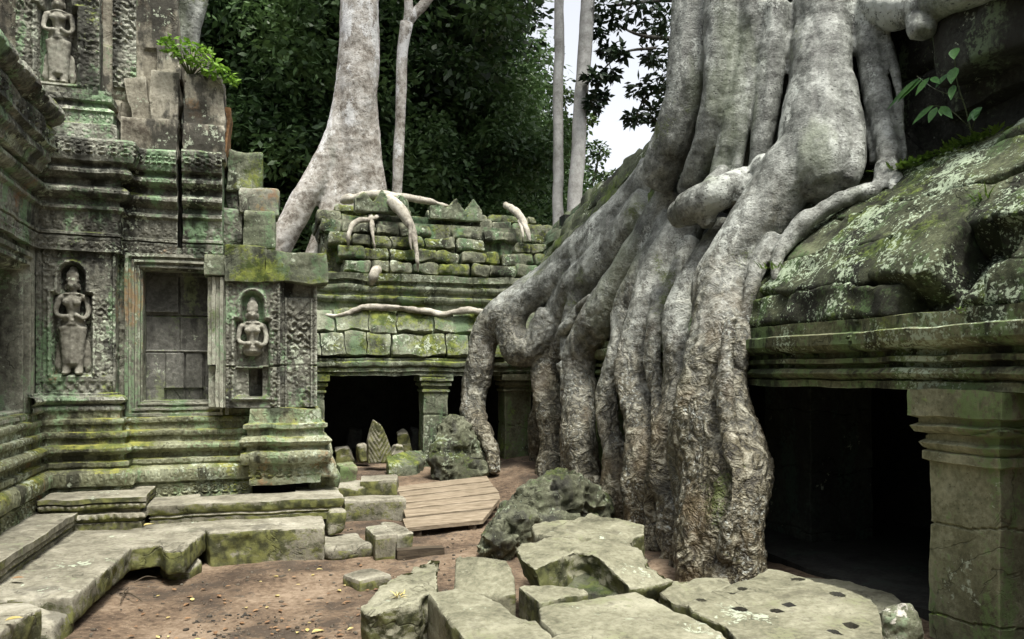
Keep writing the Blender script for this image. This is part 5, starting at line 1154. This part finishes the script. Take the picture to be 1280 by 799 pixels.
# ------------------------------------------------------------------ small plants
def leaf(m, base, tip, w, fold=.25, nrm=None, seg=6, curl=.08):
    base = np.array(base); tip = np.array(tip); ax = tip - base; L = np.linalg.norm(ax); ax = ax / L
    up = np.array(nrm if nrm is not None else (0, 0, 1.0)); sd = np.cross(ax, up); sd /= np.linalg.norm(sd); up = np.cross(sd, ax); rows = []
    for i in range(seg + 1):
        f = i / seg; h = w * math.sin(math.pi * min(1, f ** .8)) * .5 + .0006; c = base + ax * L * f - up * curl * L * f * f
        rows.append([c - sd * h + up * h * fold, c, c + sd * h + up * h * fold])
    m.grid(np.array(rows)); return m
t = thing('sapling', PX(1205, 165, 6.1), 'dark sapling with long oval leaves growing from the upper right wall', 'plant')
S_STEM = bark('green_stem', (.03, .04, .02), (.06, .08, .03), (.1, .12, .05), moss=.9)
for pts in [[(1215, 170, 6.1, .008), (1208, 140, 6.05, .006), (1196, 100, 6.0, .005), (1193, 62, 5.95, .003)], [(1205, 125, 6.03, .004), (1170, 112, 5.9, .003), (1146, 95, 5.8, .002)], [(1213, 160, 6.1, .004), (1185, 136, 5.95, .003), (1160, 132, 5.8, .002)], [(1214, 165, 6.1, .004), (1222, 140, 6.0, .003), (1226, 132, 5.95, .002)]]:
    m = MB(); tube(m, [(*PX(a, b, X), r) for a, b, X, r in pts], 6, .03); build('stem', m, S_STEM, t, angle=None)
for i, (a, b, c, d, w) in enumerate([(1150, 97, 1105, 136, .09), (1154, 98, 1118, 128, .08), (1162, 97, 1143, 119, .08), (1164, 97, 1174, 103, .06), (1194, 60, 1192, 73, .09), (1186, 92, 1168, 109, .06), (1194, 84, 1188, 104, .10), (1192, 106, 1188, 124, .07), (1167, 132, 1138, 155, .085), (1171, 134, 1160, 153, .08), (1176, 133, 1190, 146, .07), (1180, 133, 1176, 144, .07), (1228, 134, 1208, 151, .085), (1222, 138, 1217, 150, .07)]):
    m = MB(); leaf(m, PX(a, b, 5.82), PX(c, d, 5.74), w, .25, (-.75, -.35, .6)); build('leaf', m, L_SPRIG, t, angle=None)
def bushy(label, cat, base, spots, n, size, mat, seed, name='bush', group=None, stems=True, droop=.1):
    t = thing(name, base, label, cat, group); m = MB(); leaf_cloud(m, [p for p, r in spots], [r for p, r in spots], n, size, seed, droop); build('foliage', m, mat, t, angle=None, smooth=False)
    if stems:
        m = MB()
        for p, r in spots: tube(m, [(*np.array(base), .008), (*((np.array(base) + p) / 2 + [0, 0, .03]), .006), (*p, .003)], 6, .05, .1, seed)
        build('stem', m, S_STEM, t, angle=None)
    return t
Yb = 9.62
bushy('bright green leafy bush sprouting from the top of the shrine', 'bush', PY(238, 98, Yb + .1), [(PY(a, b, Yb - .05), r) for a, b, r in [(206, 54, .05), (214, 48, .05), (216, 64, .05), (226, 60, .06), (238, 56, .06), (244, 68, .07), (254, 62, .07), (260, 72, .08), (268, 80, .07), (262, 90, .05), (273, 92, .05), (287, 95, .04), (293, 102, .04), (250, 80, .06), (232, 72, .05), (279, 84, .04)]], 20, .085, L_BUSH, 31, droop=.35)
PG = 'small ferns on the ledge of the right gallery roof'
for i, (a, b, X, lab) in enumerate([(1130, 214, 5.78, 'small fern at the foot of the clinging root on the roof ledge'), (1150, 208, 5.9, 'bright low fern left of the mossy strip on the roof ledge'), (1176, 200, 5.95, 'fern tuft midway along the mossy roof ledge'), (1205, 186, 6.05, 'yellowish fern tuft higher along the mossy roof ledge'), (1232, 176, 6.15, 'faint fern tuft towards the right end of the roof ledge')]):
    m = MB(); p = PX(a, b, X)
    for j in range(80):
        d = np.array([random.uniform(-1, .25), random.uniform(-1, 1), random.uniform(.1, .8)]); q0 = p + np.array([random.uniform(-.08, .05), random.uniform(-.2, .2), 0]); L = random.uniform(.05, .11); leaf(m, q0 + d * .05, q0 + d * .05 + d / np.linalg.norm(d) * L, .03, .2, seg=3, curl=.3)
    build('fern', m, L_FERN, None, lab, 'fern', PG, angle=None)
def grass(label, p, n, L, mat, spread=.05, name='grass_tuft', group='grass tufts growing between the stones'):
    m = MB(); p = np.array(p)
    for j in range(n):
        d = np.array([random.uniform(-1, 1), random.uniform(-1, 1), random.uniform(.5, 1.4)]); d /= np.linalg.norm(d); q = p + np.array([random.uniform(-spread, spread), random.uniform(-spread, spread), -.01]); leaf(m, q, q + d * L * random.uniform(.5, 1), .012, .3, seg=4, curl=.45)
    build(name, m, mat, None, label, 'grass', group, angle=None)
grass('spiky yellow green tuft rooted high on the right roof', PX(1232, 252, 5.05), 26, .16, L_FERN)
grass('green tuft hugging the pale root where it meets the roof', PX(966, 335, 4.5), 30, .12, L_FERN, .1)
grass('small tuft in the hollow of the right roof', PX(1206, 392, 4.4), 22, .1, L_FERN)
grass('leafy tuft at the junction of rear gallery and sagging roof', PY(662, 352, 12.95), 60, .14, L_BUSH, .22)
grass('tiny grass tuft in a crack of the pale boulder slab', PZ(500, 745, .38), 14, .07, L_DRY, .03)
grass('little green sprig beside the pitted slab', PZ(872, 770, .25), 12, .08, L_BUSH, .03)

# ------------------------------------------------------------------ fallen leaves, twigs and grit
def dry(p, L, ang, mat, label, group, name='fallen_leaf'):
    m = MB(); u = np.array([math.cos(ang), math.sin(ang), 0]); leaf(m, np.array(p) - u * L / 2, np.array(p) + u * L / 2, L * .55, random.uniform(.1, .5), seg=5, curl=random.uniform(-.15, .1))
    return build(name, m, mat, None, label, 'leaf', group, angle=None)
dry(PZ(186, 656, .375), .11, .6, L_DRY, 'bright yellow leaf lying at the foot of the carved pedestal', None)
dry(PZ(22, 723, .365), .10, -.3, L_DRY2, 'brown dry leaf on the ledge at the left edge', None); dry(PZ(18, 774, .365), .10, .3, L_DRY, 'pale leaf lying on the nearest ledge slab', None)
dry(PZ(398, 789, .05), .10, .4, L_DRY, 'pale yellow leaf on the dark damp earth at the bottom', None)
DL = 'small dry leaves scattered over the reddish dirt'
for i in range(120):
    px, py = random.uniform(110, 500), 690 + 108 * random.random() ** .7
    p = PZ(px, py, .02)
    if px < 205 and (py - 682) < (205 - px) * .95 + 30: continue
    if p[1] > 8.2: continue
    p[2] = float(ground_z(p[0], p[1])) + .012; dry(p, random.uniform(.025, .065), random.uniform(0, 6.3), random.choice([L_DRY, L_DRY2, L_DRY2, L_DRY2]), 'small dry leaf lying on the reddish dirt', DL)
m = MB(); r_ = np.random.default_rng(8)
for i in range(620):
    if r_.random() < .3: p = PZ(r_.uniform(240, 460), r_.uniform(765, 820), .02)
    else: p = np.array([r_.uniform(-1.3, 2.2), r_.uniform(4.2, 10.5), 0])
    s = r_.uniform(.005, .016) * (1.5 if r_.random() < .1 else 1); p[2] = float(ground_z(p[0], p[1])) + s * .3
    ball(m, p, s * r_.uniform(.5, 1.6, 3) * np.array([1, 1, .6]), 4, rotz(r_.uniform(0, 3)))
build('gravel', m, stone('grit_stone', (.03, .026, .02), (.09, .078, .06), (.2, .18, .14), green_t=.8, moss_t=.8, lichen_t=.9, wear=0), None, 'loose grit and pebbles strewn over the dirt', 'gravel', None, 'stuff', angle=None)
for i, (a, b, c, d) in enumerate([(150, 742, 178, 752), (160, 735, 150, 755), (168, 728, 196, 722)]):
    m = MB(); p, q = PZ(a, b, .05), PZ(c, d, .05); mid = (p + q) / 2 + [0, 0, .03]; tube(m, [(*p, .007), (*mid, .006), (*q, .003)], 6, .03, .2, i); build('twig', m, M_BEAM, None, 'thin dry twig on the dirt under the terrace corner', 'twig', 'twigs under the terrace corner', angle=None)
